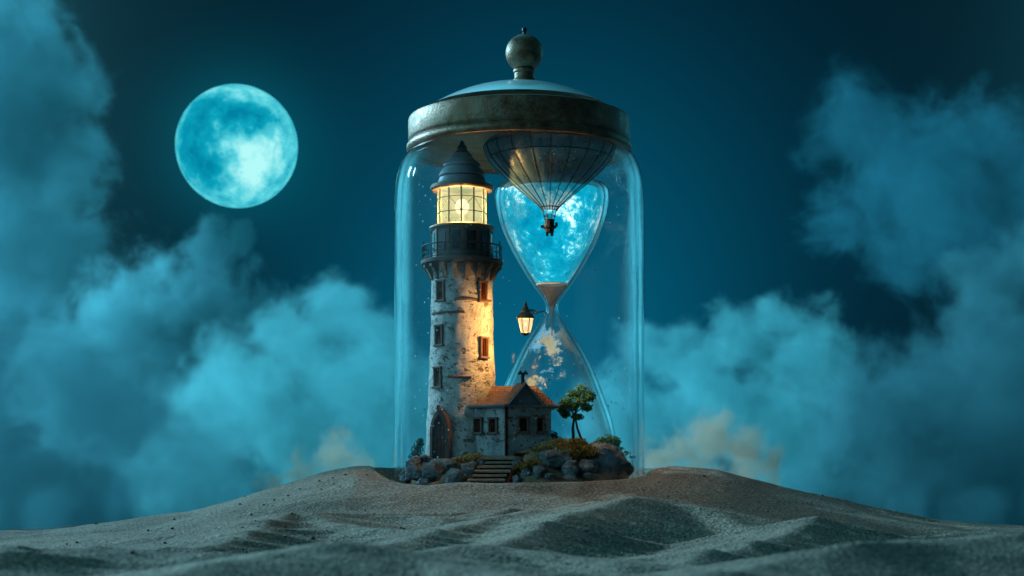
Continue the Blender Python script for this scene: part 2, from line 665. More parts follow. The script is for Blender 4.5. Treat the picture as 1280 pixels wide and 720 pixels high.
def m_envelope():
    t = NT('balloon_cloth')
    n1 = t.noise(7, 6, 0.65, None, (1, 1, 0.6))
    col = t.ramp(n1, [(0.35, (0.06, 0.13, 0.17)), (0.6, (0.11, 0.20, 0.25)), (0.75, (0.24, 0.30, 0.32))])
    p = t.n('BsdfPrincipled')
    t.l(col, p.inputs['Base Color'])
    p.inputs['Roughness'].default_value = 0.28
    t.l(t.bump(t.noise(9, 5, 0.6), 0.5, 0.03), p.inputs['Normal'])
    tr = t.n('BsdfTransparent')
    tr.inputs[0].default_value = (0.72, 0.86, 0.90, 1)
    mx = t.n('MixShader')
    mx.inputs[0].default_value = 0.60
    t.l(tr.outputs[0], mx.inputs[1]); t.l(p.outputs[0], mx.inputs[2])
    t.l(mx.outputs[0], t.out.inputs['Surface'])
    return t.m


M['envelope'] = m_envelope()


def m_lit_pane():
    t = NT('lit_pane')
    n = t.noise(5, 4, 0.6)
    col = t.ramp(n, [(0.3, (0.55, 0.66, 0.28)), (0.55, (1.0, 0.88, 0.42)), (0.75, (1.0, 0.96, 0.66))])
    e = t.n('Emission')
    t.l(col, e.inputs[0])
    e.inputs[1].default_value = 1.0
    tr = t.n('BsdfTransparent')
    tr.inputs[0].default_value = (1.0, 0.92, 0.7, 1)
    gl = t.n('BsdfGlossy'); gl.inputs['Roughness'].default_value = 0.1
    mx = t.n('MixShader'); mx.inputs[0].default_value = 0.62
    t.l(tr.outputs[0], mx.inputs[1]); t.l(e.outputs[0], mx.inputs[2])
    lw = t.n('LayerWeight')
    fr = t.math('MULTIPLY_ADD', t.math('POWER', lw.outputs['Facing'], 5.0), 0.9, 0.03)
    m2 = t.n('MixShader')
    t.l(fr, m2.inputs[0]); t.l(mx.outputs[0], m2.inputs[1]); t.l(gl.outputs[0], m2.inputs[2])
    t.l(m2.outputs[0], t.out.inputs['Surface'])
    return t.m


M['lit_pane'] = m_lit_pane()
M['lens'] = m_emit('lamp_lens', (1.0, 0.86, 0.5), 4.0)
M['flame'] = m_emit('flame', (1.0, 0.72, 0.32), 2.2)


def m_lit_lantern():
    t = NT('lantern_pane')
    e = t.n('Emission'); e.inputs[0].default_value = (1.0, 0.74, 0.40, 1); e.inputs[1].default_value = 1.3
    tr = t.n('BsdfTransparent'); tr.inputs[0].default_value = (1.0, 0.93, 0.8, 1)
    mx = t.n('MixShader'); mx.inputs[0].default_value = 0.5
    t.l(tr.outputs[0], mx.inputs[1]); t.l(e.outputs[0], mx.inputs[2])
    t.l(mx.outputs[0], t.out.inputs['Surface'])
    return t.m


M['lantern_pane'] = m_lit_lantern()
t_ = NT('dome_glass')
t_.principled(t_.ramp(t_.noise(2, 4, 0.5), [(0.3, (0.45, 0.80, 0.86)), (0.7, (0.70, 0.93, 0.95))]), 0.18, 0.0, None, Specular_IOR_Level=0.9)
M['dome'] = t_.m

# ------------------------------------------------------------------ sand dunes
JX, JY, JR = 0.09, 0.0, 1.57


def vnoise(x, y, seed=0):
    xi = np.floor(x).astype(np.int64); yi = np.floor(y).astype(np.int64)
    fx = x - xi; fy = y - yi
    fx = fx * fx * (3 - 2 * fx); fy = fy * fy * (3 - 2 * fy)

    def h(a, b):
        n = (a * 374761393 + b * 668265263 + seed * 974634777) & 0x7fffffff
        n = (n ^ (n >> 13)) * 1274126177 & 0x7fffffff
        n = n ^ (n >> 16)
        return (n & 0xffff) / 65535.0 - 0.5
    a = h(xi, yi); b = h(xi + 1, yi); c = h(xi, yi + 1); d = h(xi + 1, yi + 1)
    return (a * (1 - fx) + b * fx) * (1 - fy) + (c * (1 - fx) + d * fx) * fy


RIDGES = [  # (points as (layout x, layout y, distance from the camera), front slope, back slope)
    ([(20, 692, 11.5), (115, 686, 12.5), (215, 688, 13.0), (300, 674, 14.6), (345, 650, 16.4), (400, 641, 17.4), (500, 646, 17.6), (575, 650, 17.4), (640, 641, 18.0)], .36, .15),
    ([(390, 645, 16.9), (450, 662, 15.8), (520, 668, 15.2), (600, 668, 15.0)], .32, .15),
    ([(430, 700, 12.4), (500, 678, 13.6), (570, 662, 14.8), (640, 648, 16.2), (700, 640, 17.0), (760, 636, 17.2)], .34, .18),
    ([(560, 703, 12.0), (640, 680, 13.4), (710, 643, 15.4), (785, 628, 16.6), (835, 629, 16.9), (900, 647, 16.4), (960, 665, 15.6), (1010, 672, 15.0)], .34, .20),
    ([(860, 700, 12.0), (915, 687, 12.8), (980, 666, 14.0), (1022, 651, 15.0), (1065, 664, 15.2), (1105, 669, 15.4), (1190, 667, 16.0), (1300, 668, 16.5)], .34, .2),
    ([(120, 745, 7.4), (240, 712, 8.0), (350, 692, 8.6), (425, 681, 9.0), (480, 687, 9.1), (550, 704, 8.8), (640, 716, 8.4)], .26, .14),
    ([(440, 712, 9.8), (520, 692, 10.6), (600, 680, 11.4), (680, 690, 11.2), (780, 705, 10.6)], .26, .14),
    ([(860, 735, 7.6), (940, 711, 8.2), (1040, 694, 8.8), (1140, 680, 9.4), (1280, 674, 10.0), (1400, 680, 10.0)], .26, .14),
    ([(330, 648, 19.2), (420, 622, 20.0), (500, 614, 20.2), (560, 624, 20.0), (640, 630, 19.6)], .30, .2),
    ([(640, 640, 18.8), (715, 635, 18.9), (770, 624, 19.4), (820, 606, 20.2), (860, 592, 21.2), (960, 607, 21.3), (1060, 634, 21.0)], .36, .2),
    ([(-60, 668, 24.0), (60, 660, 25.0), (180, 652, 26.5), (300, 655, 28.0)], .2, .15),
    ([(1020, 634, 27.0), (1100, 640, 26.5), (1200, 652, 26.0), (1340, 662, 25.0)], .2, .15),
    ([(-40, 700, 9.5), (100, 690, 10.2), (230, 698, 10.2), (330, 708, 9.8)], .22, .14),
]
PROF_X = [-14, -8, -5.4, -3.9, -3.0, -2.3, -1.85, 1.9, 2.4, 3.2, 4.2, 5.1, 8, 14]
PROF_Z = [1.62, 1.70, 1.80, 1.99, 2.27, 2.48, 2.56, 2.56, 2.53, 2.33, 2.07, 1.88, 1.72, 1.62]


def sand_h(x, y):
    x = np.asarray(x, float); y = np.asarray(y, float)
    base = 1.58 - 0.05 * np.maximum(y - 13, 0)
    prof = np.interp(x + 0.25 * vnoise(x * .8, y * .8, 3), PROF_X, PROF_Z)
    g = np.where(y < 0, np.exp(-(np.minimum(y, 0) / 3.3) ** 2), np.exp(-(np.maximum(y, 0) / 4.0) ** 2))
    hs = [base + (prof - 1.58) * g, base]
    for pts, fs, bs in RIDGES:
        P = [((px - 640) / F * d, d - CAMD, CAMZ + (HORIZ - py) / F * d) for px, py, d in pts]
        P = smooth_prof(P, 5)
        best = np.full(x.shape, -9.0)
        for (ax, ay, az), (bx, by, bz) in zip(P, P[1:]):
            dx, dy = bx - ax, by - ay
            L2 = dx * dx + dy * dy + 1e-9
            tt = np.clip(((x - ax) * dx + (y - ay) * dy) / L2, 0, 1)
            qx, qy, qz = ax + tt * dx, ay + tt * dy, az + tt * (bz - az)
            dist = np.hypot(x - qx, y - qy)
            back = (y - qy) > 0
            hh = qz - np.where(back, bs, fs) * (np.sqrt(dist * dist + 0.002) - 0.045)
            best = np.maximum(best, hh)
        hs.append(best)
    k = 48.0
    m = np.maximum.reduce(hs)
    s = sum(np.exp(k * (h - m)) for h in hs)
    h = m + np.log(s) / k
    # ripples and lumps
    h = h + 0.045 * vnoise(x * .9 + 3, y * 1.3, 1) + 0.022 * vnoise(x * 2.3, y * 3.1, 2) + 0.010 * vnoise(x * 6, y * 8, 4)
    h = h + 0.003 * np.sin(y * 9 + 2.5 * vnoise(x * .7, y * .7, 8) * 6 + x * 1.2) * np.clip(0.5 + 2 * vnoise(x * .5, y * .5, 9), 0, 1)
    rg = 1 - 2 * np.abs(vnoise(x * .45 + .25 * y + 7, y * 1.15 - .2 * x, 15))
    rg2 = 1 - 2 * np.abs(vnoise(x * .9 - .3 * y + 2, y * 2.1 + .25 * x, 16))
    h = h + 0.035 * np.maximum(rg, 0) ** 4 * np.clip((-y - 1.8) / 1.5, 0, 1) * (y > -14.5) + 0.008 * np.maximum(rg2, 0) ** 4 * np.clip((-y - 1.5) / 1.5, 0, 1)
    # the jar has sunk in: a moat with a raised lip
    r = np.hypot(x - JX, y - JY)
    t1 = np.clip((y + 1.7) / 1.5, 0, 1); t1 = t1 * t1 * (3 - 2 * t1)
    front = 2.335 + 0.235 * t1 + (1 - t1) * (0.03 * (x - 0.1) + 0.05 * vnoise(x * 1.7 + 5, y * 1.2, 12)) + 0.02 * vnoise(x * 3, y * 3, 6)
    w = np.exp(-((r - 1.90) / 0.24) ** 2)
    h = h * (1 - w) + front * w
    cap = np.where(r < 1.90, front - 0.30 * np.clip((1.86 - r) / 0.24, 0, 1), 9)
    fc = np.where((r < 2.3) & (y < 0.3), front, 9)
    h = np.minimum(h, np.where(fc < 9, front + 0.6 * np.clip(r - 1.9, 0, 1), 9))
    return np.minimum(h, cap)


def build_sand():
    d = np.concatenate([np.linspace(4.0, 7.0, 30, endpoint=False), np.linspace(7.0, 19.4, 270, endpoint=False),
                        np.linspace(19.4, 25.0, 190, endpoint=False), np.linspace(25, 40, 70, endpoint=False), np.geomspace(40, 420, 26)])
    u = np.concatenate([np.linspace(-0.62, -0.32, 40, endpoint=False), np.linspace(-0.32, 0.32, 560, endpoint=False), np.linspace(0.32, 0.62, 41)])
    D, U = np.meshgrid(d, u, indexing='ij')
    X = U * D; Y = D - CAMD
    Z = sand_h(X, Y)
    nr, nc = X.shape
    co = np.stack([X, Y, Z], -1).reshape(-1, 3)
    me = bpy.data.meshes.new('sand')
    i = np.arange(nr * nc).reshape(nr, nc)
    q = np.stack([i[:-1, :-1], i[:-1, 1:], i[1:, 1:], i[1:, :-1]], -1).reshape(-1, 4)
    me.vertices.add(len(co)); me.vertices.foreach_set('co', co.ravel())
    me.loops.add(q.size); me.loops.foreach_set('vertex_index', q.ravel().astype(np.int32))
    me.polygons.add(len(q)); me.polygons.foreach_set('loop_start', np.arange(0, q.size, 4, dtype=np.int32))
    me.update(calc_edges=True)
    me.polygons.foreach_set('use_smooth', np.ones(len(q), bool))
    me.materials.append(M['sand'])
    o = bpy.data.objects.new('sand', me)
    COL.objects.link(o)
    tag(o, 'rippled grey brown sand dunes rising to a mound under the jar', 'sand', None, 'structure')


build_sand()

# ------------------------------------------------------------------ moon
mb = bmesh.new()
bmesh.ops.create_uvsphere(mb, u_segments=64, v_segments=40, radius=2.83)
mo = obj('moon', mb, M['moon'])
mo.location = at(296, 183, 60)
tag(mo, 'full glowing turquoise moon hanging in the dark sky beside the jar', 'moon')


# ------------------------------------------------------------------ clouds
def cloud(name, label, balls, Y, dens, col, ns=0.55, erode=0.95, warp=0.55, sharp=2.6, step=0.25, yspread=0.6, cat='cloud', group='clouds banked behind the jar', aniso=0.3, detail=6):
    S = (CAMD + Y) / F
    pts = []
    for i, b in enumerate(balls):
        px, py, r = b[:3]
        c = at(px, py, Y)
        c.y += (b[3] if len(b) > 3 else (((i * 37) % 11) / 11.0 - 0.5)) * yspread * 100 * S
        pts.append((c, r * S))
    t = NT(name)
    g = t.gpos()
    k = ns / S / 100.0          # features scale with the cloud's distance
    n = t.n('TexNoise'); n.inputs['Scale'].default_value = k * 1.2; n.inputs['Detail'].default_value = 3.0
    t.l(g, n.inputs['Vector'])
    sub = t.n('VectorMath', operation='SUBTRACT'); t.l(n.outputs['Color'], sub.inputs[0]); sub.inputs[1].default_value = (.5, .5, .5)
    scl = t.n('VectorMath', operation='SCALE'); t.l(sub.outputs[0], scl.inputs[0]); scl.inputs['Scale'].default_value = warp * 1.3 * 100 * S
    ad = t.n('VectorMath', operation='ADD'); t.l(g, ad.inputs[0]); t.l(scl.outputs[0], ad.inputs[1])
    cur = None
    for c, r in pts:
        dn = t.n('VectorMath', operation='DISTANCE')
        t.l(ad.outputs[0], dn.inputs[0]); dn.inputs[1].default_value = c
        q = t.math('DIVIDE', dn.outputs['Value'], r)
        cur = q if cur is None else t.math('SMOOTH_MIN', cur, q, 0.25)
    f2 = t.n('TexNoise'); f2.inputs['Scale'].default_value = k * 4.2; f2.inputs['Detail'].default_value = detail; f2.inputs['Roughness'].default_value = 0.60
    t.l(ad.outputs[0], f2.inputs['Vector'])
    # density: full inside, eaten away by the noise towards the rim
    inside = t.math('SUBTRACT', 1.0, cur)
    er = t.math('MULTIPLY', t.math('SUBTRACT', f2.outputs['Fac'], 0.42), erode * 2.0)
    v = t.math('MULTIPLY', t.math('SUBTRACT', inside, er), sharp, clamp=True)
    v = t.math('MULTIPLY', v, v)
    vol = t.n('VolumePrincipled')
    vol.inputs['Color'].default_value = (*col, 1)
    vol.inputs['Anisotropy'].default_value = aniso
    t.l(t.math('MULTIPLY', v, dens / S / 100.0), vol.inputs['Density'])
    t.l(vol.outputs[0], t.out.inputs['Volume'])
    t.m.cycles.volume_step_rate = step
    # hull: the union of the same balls, a little larger
    bm = bmesh.new()
    for c, r in pts:
        bmesh.ops.create_icosphere(bm, subdivisions=3, radius=r * 1.18 + 0.15 * warp * 100 * S, matrix=Matrix.Translation(c))
    o = obj(name, bm, t.m)
    rm = o.modifiers.new('r', 'REMESH'); rm.mode = 'VOXEL'; rm.voxel_size = max(0.05, 0.16 * S * 100)
    dg = bpy.context.evaluated_depsgraph_get()
    me = bpy.data.meshes.new_from_object(o.evaluated_get(dg))
    old = o.data
    o.modifiers.clear()
    o.data = me
    bpy.data.meshes.remove(old)
    return tag(o, label, cat, group)


CLOUDS = True
if CLOUDS:  # cloud colours lightened near the jar, darkened outward, imitating its glow
    cloud('cloud', 'tall dim cloud column climbing the left edge above the moon\'s height',
          [(20, 40, 95), (50, 120, 100), (75, 200, 80), (10, 180, 150), (20, 300, 150), (-60, 100, 150), (80, 330, 90)], 34, 1.3, (0.18, 0.60, 0.68), erode=.9)
    cloud('cloud', 'curling cloud head rising just below the moon',
          [(265, 325, 56), (300, 308, 34), (322, 328, 24), (240, 375, 85), (170, 410, 110), (290, 420, 100), (110, 480, 130), (220, 520, 130)], 26, 2.2, (0.27, 0.78, 0.86), erode=.95)
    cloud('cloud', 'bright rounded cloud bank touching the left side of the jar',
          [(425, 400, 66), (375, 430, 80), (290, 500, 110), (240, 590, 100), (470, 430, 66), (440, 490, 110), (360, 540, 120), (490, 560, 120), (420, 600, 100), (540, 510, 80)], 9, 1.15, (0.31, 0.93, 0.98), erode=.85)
    cloud('cloud', 'broad darkened cloud lying low over the dunes on the left',
          [(20, 470, 150), (120, 560, 150), (0, 620, 120), (240, 600, 120), (330, 640, 90), (60, 690, 80), (180, 690, 70), (-80, 600, 160)], 4.5, 0.7, (0.11, 0.38, 0.45), erode=.4)
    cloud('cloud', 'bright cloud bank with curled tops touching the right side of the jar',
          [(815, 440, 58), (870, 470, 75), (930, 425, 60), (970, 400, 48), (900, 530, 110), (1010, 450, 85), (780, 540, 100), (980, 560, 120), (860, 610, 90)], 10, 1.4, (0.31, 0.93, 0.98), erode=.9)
    cloud('cloud', 'wide darkened cloud standing over the dunes on the right edge',
          [(1240, 350, 75), (1205, 330, 45), (1250, 440, 110), (1160, 500, 105), (1080, 520, 110), (1260, 560, 150), (1120, 610, 110), (1010, 630, 80), (1300, 300, 70), (1230, 680, 90), (1130, 670, 60)], 6, 1.1, (0.15, 0.46, 0.53), erode=.8)
    cloud('cloud', 'thin dark cloud drifting high on the right side of the sky',
          [(1075, 165, 90), (1100, 220, 105), (1050, 275, 75), (1150, 190, 105), (1230, 180, 105), (1190, 260, 125), (1290, 240, 120), (1130, 310, 80)], 20, 0.7, (0.08, 0.42, 0.53), erode=.95, warp=1.0)


def dust(name, label, balls, Y, dens, grp=None):
    return cloud(name, label, balls, Y, dens, (0.90, 0.70, 0.52), ns=1.2, erode=1.0, warp=0.35, sharp=1.8, step=0.35, yspread=0.35, cat='dust cloud', group=grp, detail=4)


if CLOUDS:
    dust('dust_cloud', 'curling puff of sandy dust behind the dune right of the jar',
         [(850, 565, 42), (890, 550, 48), (930, 562, 46), (955, 575, 32), (880, 585, 40), (925, 595, 40), (965, 595, 26), (820, 575, 40), (905, 525, 26)], 1.9, 3.2)
    dust('dust_cloud', 'faint warm dust rising behind the dune left of the jar',
         [(380, 590, 40), (420, 575, 42), (450, 585, 36), (340, 605, 30)], 2.4, 3.0)
    cloud('mist', 'thin low mist drifting over the sand at the left edge',
          [(-40, 640, 60), (60, 645, 52), (150, 645, 48), (240, 635, 42), (310, 625, 34)], 1.5, 0.42, (0.15, 0.50, 0.58), erode=.35, cat='mist', group=None, step=.3, detail=3)
    cloud('mist', 'thin low mist drifting over the sand at the right edge',
          [(1310, 635, 60), (1220, 640, 54), (1140, 632, 46), (1070, 618, 38), (1010, 600, 30)], 1.5, 0.42, (0.15, 0.50, 0.58), erode=.35, cat='mist', group=None, step=.3, detail=3)
    dust('dust_cloud', 'thin veil of dust blowing over the sand in front of the jar',
         [(750, 604, 26), (710, 614, 24), (785, 604, 24), (820, 606, 26)], -2.2, 0.22)


# ------------------------------------------------------------------ the earth inside the jar
CTRL = [(-.63, -.25, 2.66), (-.63, -.7, 2.655), (-.9, -.6, 2.63), (-.3, -.85, 2.67), (-.05, -1.0, 2.67), (.2, -.92, 2.75), (.45, -.8, 2.86), (.62, -.66, 2.90),
        (.85, -.55, 2.86), (1.1, -.4, 2.73), (1.36, -.2, 2.42), (-1.2, -.6, 2.44), (-1.0, -1.0, 2.44), (-.6, -1.22, 2.46), (-.2, -1.3, 2.36), (.0, -1.3, 2.34),
        (.25, -1.3, 2.42), (.6, -1.2, 2.47), (1.0, -1.0, 2.44), (1.25, -.7, 2.42), (0, .8, 2.7), (.8, .5, 2.72), (-.8, .6, 2.6), (0, 1.35, 2.32), (-1.3, .3, 2.35), (1.35, .4, 2.35),
        (.1, -.5, 2.78), (-.3, -.5, 2.68), (.4, -.4, 2.88)]


def soil_h(x, y):
    s = w = 0.0
    for cx, cy_, cz in CTRL:
        d2 = (x - cx) ** 2 + (y - cy_) ** 2 + 0.006
        k = 1.0 / d2 ** 2
        s += k * cz; w += k
    z = s / w
    r = math.hypot(x - JX, y - JY)
    e = max(0.0, min(1.0, (r - 1.28) / 0.18))
    z = z * (1 - e) + 2.22 * e
    if y < -0.95:
        f = (y + 1.40) / 0.40
        if abs(x - (-0.337 + 0.222 * f)) < 0.29:
            z = min(z, 2.328 + 0.326 * f - 0.13)
    return z + 0.035 * mn.noise(Vector((x * 4, y * 4, 0))) + 0.02 * mn.noise(Vector((x * 11, y * 11, 3)))


bm = bmesh.new()
NRr, NA = 44, 120
rings = [[bm.verts.new((JX, JY, soil_h(JX, JY)))]]
for i in range(1, NRr + 1):
    r = 1.47 * i / NRr
    rings.append([bm.verts.new((JX + r * math.cos(2 * math.pi * k / NA), JY + r * math.sin(2 * math.pi * k / NA),
                                soil_h(JX + r * math.cos(2 * math.pi * k / NA), JY + r * math.sin(2 * math.pi * k / NA)))) for k in range(NA)])
for k in range(NA):
    bm.faces.new((rings[0][0], rings[1][k], rings[1][(k + 1) % NA]))
for A, B in zip(rings[1:], rings[2:]):
    for k in range(NA):
        bm.faces.new((A[k], B[k], B[(k + 1) % NA], A[(k + 1) % NA]))
o = obj('terrain', bm, M['soil'])
tag(o, 'small mound of brown earth filling the bottom of the jar', 'mound', None, 'structure')


def rock_mesh(seed, sub=4):
    bm = bmesh.new()
    bmesh.ops.create_icosphere(bm, subdivisions=sub, radius=1.0)
    rr = random.Random(seed)
    off = Vector((rr.uniform(-50, 50), rr.uniform(-50, 50), rr.uniform(-50, 50)))
    planes = []
    for _ in range(14):
        nrm = Vector((rr.gauss(0, 1), rr.gauss(0, 1), rr.gauss(0, .8))).normalized()
        planes.append((nrm, rr.uniform(0.55, 0.85)))
    for v in bm.verts:
        p = v.co.copy()
        for nrm, dd in planes:
            e = p.dot(nrm) - dd
            if e > 0:
                p -= nrm * e * 0.95
        q = p + off
        p += v.co * (0.20 * mn.noise(q * 1.4) + 0.13 * mn.noise(q * 3.6) + 0.07 * mn.noise(q * 8) + 0.03 * mn.noise(q * 17))
        v.co = p
    return bm


BOULD = [  # px, py, Y, rx, rz(height radius), label, group
    (520, 588, -1.02, .17, .17, 'pale blue boulder at the far left end of the rocks', None),
    (541, 590, -1.18, .16, .15, 'squarish cracked boulder below the lighthouse door', None),
    (567, 597, -1.26, .15, .105, 'smooth oval boulder against the foot of the steps', None),
    (556, 583, -1.05, .15, .10, 'flat ledge rock just under the doorstep', None),
    (586, 585, -1.12, .10, .10, 'narrow rock tucked behind the left side of the steps', None),
    (508, 596, -.86, .09, .09, None, 's'),
    (530, 603, -1.26, .09, .06, None, 's'),
    (658, 592, -1.22, .09, .09, 'round pale rock right of the steps, lowest in its row', None),
    (674, 590, -1.25, .11, .09, 'brownish rock under the small yellow tuft', None),
    (692, 573, -1.02, .26, .13, 'long grey boulder below the big ochre shrub', None),
    (715, 586, -1.14, .14, .10, 'grey wedge of rock below the long grey boulder', None),
    (733, 585, -1.08, .15, .11, 'ridged blue rock in front of the large dark boulder', None),
    (760, 578, -.82, .34, .20, 'large dark sloping boulder at the right end of the island', None),
    (712, 597, -1.22, .10, .05, None, 's'),
    (644, 600, -1.28, .07, .06, None, 's'),
    (688, 596, -1.28, .08, .05, None, 's'),
    (740, 595, -1.15, .11, .05, None, 's'),
    (648, 578, -1.10, .08, .07, None, 's'),
    (782, 590, -.62, .12, .10, None, 's'),
    (533, 574, -.98, .10, .06, None, 's'),
    (602, 577, -1.05, .05, .05, None, 's'),
]
for i, (px, py, Y, rx, rz_, lab, g) in enumerate(BOULD):
    c = at(px, py, Y)
    bm = rock_mesh(100 + i, 4)
    rot = rnd.uniform(0, 6.28)
    tilt = -0.25 if 'sloping' in (lab or '') else rnd.uniform(-.2, .2)
    ry = rx * rnd.uniform(.7, .95)
    if 'sloping' in (lab or ''):
        rot, tilt = 0.2, 0.42
    if 'long' in (lab or ''):
        rot = 0.1
    bm.transform(Matrix.Rotation(tilt, 4, 'Y') @ Matrix.Diagonal((rx, ry, rz_, 1)) @ Matrix.Rotation(rot, 4, 'Z'))
    o = obj('boulder', bm, M['rock'], None, True, 50)
    o.location = c
    tag(o, lab or 'small bluish stone wedged among the larger rocks round the island', 'boulder', 'rocks round the island' if lab else 'small stones wedged among the rocks')

# ------------------------------------------------------------------ glass jar
jar = thing('glass_jar', 'tall round glass jar with rounded shoulders sunk in the sand', 'jar', (JX, JY, 2.2))
outer = smooth_prof([(1.56, 0.0), (1.565, 0.6), (1.56, 1.8), (1.56, 3.2), (1.555, 3.65), (1.53, 3.95), (1.46, 4.17), (1.355, 4.30), (1.29, 4.38), (1.27, 4.46), (1.27, 4.62)], 6)
inner = [(r - 0.07, z) for r, z in outer if z > 0.1]
bm = bmesh.new()
lathe(bm, [(0.0, -0.08), (1.50, -0.08)] + outer, 128)
g = obj('jar_wall', bm, M['jar_glass'], jar, True, 60)
bm = bmesh.new()
lathe(bm, [(0.0, 0.05), (1.40, 0.05), (1.47, 0.10)] + inner, 128)
obj('inner_wall', bm, M['jar_glass'], g, True, 60)
bm = bmesh.new()
for zz, rr in ((4.40, 1.315), (4.52, 1.31)):
    lathe(bm, [(rr + .028 * math.cos(a), zz + .028 * math.sin(a)) for a in [2 * math.pi * k / 10 for k in range(10)]], 128, close=True)
obj('neck_ring', bm, M['jar_glass'], jar)

lid = thing('jar_lid', 'heavy aged bronze jar lid with a pale glass dome and ball knob', 'lid', (JX, JY, 6.5))
bm = bmesh.new()
lathe(bm, [(1.30, .02), (1.33, -.015), (1.385, -.02), (1.405, .01), (1.405, .055), (1.385, .085), (1.37, .10), (1.378, .12), (1.385, .14), (1.385, .37), (1.375, .395), (1.355, .405), (1.16, .45), (1.10, .455)], 128)
obj('rim', bm, M['bronze'], lid, True, 40)
bm = bmesh.new()
lathe(bm, [(0.0, .20), (1.24, .20), (1.30, .14), (1.30, .02)], 96)
obj('underside', bm, simple('lid_underside', (0.40, 0.22, 0.12), (0.60, 0.36, 0.22), 5, 0.7), lid, True, 40)
bm = bmesh.new()
Rd = 2.1
zt = .845
lathe(bm, [(1.13 * k / 24, zt - (Rd - math.sqrt(Rd * Rd - (1.13 * k / 24) ** 2))) for k in range(24, -1, -1)], 96)
obj('dome', bm, M['dome'], lid, True, 60)
bm = bmesh.new()
lathe(bm, [(0.0, .80), (.16, .80), (.165, .84), (.14, .86), (.145, .90), (.125, .915), (.125, .98), (.14, .995), (.14, 1.02), (.10, 1.04)] +
      [(.235 * math.sin(a), 1.235 - .235 * math.cos(a)) for a in [0.42 + (math.pi - 0.52) * k / 20 for k in range(21)]] + [(.02, 1.47), (0.0, 1.47)], 64)
kn = obj('knob', bm, M['bronze'], lid, True, 40)
kn.location = (0.065, 0, 0)
bm = bmesh.new()
lathe(bm, [(0, 1.46), (.022, 1.46), (.018, 1.50), (.03, 1.515), (.03, 1.545), (.014, 1.56), (0, 1.565)], 20)
obj('finial', bm, M['iron'], kn)

# ------------------------------------------------------------------ lighthouse
TX, TY = at(577.5, 572, -.25).x, -.25
TZ = 2.62
LH = thing('lighthouse', 'weathered pale lighthouse with a lit lantern room standing inside the jar', 'lighthouse', (TX, TY, TZ))


def tz(py):
    return zh(py, TY) - TZ


def tr_(z):   # tower radius at height z above its foot
    a, b = tz(330), tz(572)
    f = z / a
    return 0.462 * (1 - f) ** 1.15 + 0.385 * f if 0 <= f <= 1 else (0.47 if f < 0 else 0.385)


bm = bmesh.new()
prof = [(0.475, -0.15)] + [(tr_(tz(572) + (tz(326) - tz(572)) * k / 60), (tz(572) + (tz(326) - tz(572)) * k / 60)) for k in range(61)]
lathe(bm, prof, 96)
for v in bm.verts:
    p = v.co
    d = Vector((p.x, p.y, 0))
    if d.length > 0.01:
        v.co += d.normalized() * (0.010 * mn.noise(p * 5) + 0.006 * mn.noise(p * 14))
obj('tower_wall', bm, M['tower'], LH, True, 50)
# worn string courses
for py, a0, a1 in ((378, 0.1, 1.5), (394, -.9, .4), (474, -.1, .6)):
    bm = bmesh.new()
    z = tz(py); r = tr_(z)
    lathe(bm, [(r - .02, z - .020), (r + .012, z - .017), (r + .018, z), (r + .010, z + .012), (r - .02, z + .014)], 30, a0=a0 - .3, a1=a1 - .3)
    for v in bm.verts:
        v.co += Vector((0, 0, 0.012 * mn.noise(v.co * 9)))
    obj('string_course', bm, simple('worn_brick', (0.075, 0.035, 0.028), (0.17, 0.075, 0.055), 20, 0.9), LH)


def wall_frame(theta, z, lean=0.0):
    """local placement on the tower: x along the wall, -y outward, z up"""
    r = tr_(z)
    return (r * math.sin(theta), -r * math.cos(theta), z), theta


def window_part(w, h, parent, shutters=False):
    bm = bmesh.new()
    fw = .022
    box(bm, (-w / 2 - fw / 2, -.008, 0), (fw, .034, h + 2 * fw))
    box(bm, (w / 2 + fw / 2, -.008, 0), (fw, .034, h + 2 * fw))
    box(bm, (0, -.012, h / 2 + fw * .6), (w + 2.6 * fw, .038, fw * 1.1))
    box(bm, (0, -.010, -h / 2 - fw * .7), (w + 3.2 * fw, .05, fw * 1.2))
    bmesh.ops.bevel(bm, geom=list(bm.edges), offset=.004, segments=1, affect='EDGES')
    f = obj('window', bm, M['frame_wood'], parent, True, 30)
    bm = bmesh.new()
    box(bm, (0, .006, 0), (w, .012, h))
    obj('pane', bm, M['pane_dark'], f, False)
    bm = bmesh.new()
    box(bm, (0, -.006, 0), (.010, .014, h))
    if shutters:
        box(bm, (-w * .36, -.008, 0), (w * .26, .014, h))
        box(bm, (w * .36, -.008, 0), (w * .26, .014, h))
    obj('mullion', bm, M['dark_wood'], f, False)
    return f


win = window_part(.088, .215, LH, True)
spots = [(552, 367), (550, 422), (548.5, 474), (604, 368), (605.5, 437)]
for i, (px, py) in enumerate(spots):
    z = tz(py)
    x = (px - 577.5) / F * 21.45
    th = math.asin(max(-.95, min(.95, x / tr_(z))))
    loc, th = wall_frame(th, z)
    w_ = win if i == 0 else dup(win, LH)
    w_.location = loc
    w_.rotation_euler = (R(1.2), 0, th)

# door
xd = (552.5 - 577.5) / F * 21.35
thd = math.asin(xd / .462)
dw, dh, spring = .185, .57, .33


def gothic(w, s, top, n=10):
    """half-widths of a pointed arch outline"""
    pts = [(-w / 2, 0), (-w / 2, s)]
    H_ = top - s
    c = (H_ * H_ - w * w / 4) / w
    R_ = c + w / 2
    a1 = math.acos(c / R_)
    for k in range(1, n):
        q = a1 * k / n
        pts.append((c - R_ * math.cos(q), s + R_ * math.sin(q)))
    pts.append((0, top))
    return pts + [(-x, z) for x, z in reversed(pts[:-1])]


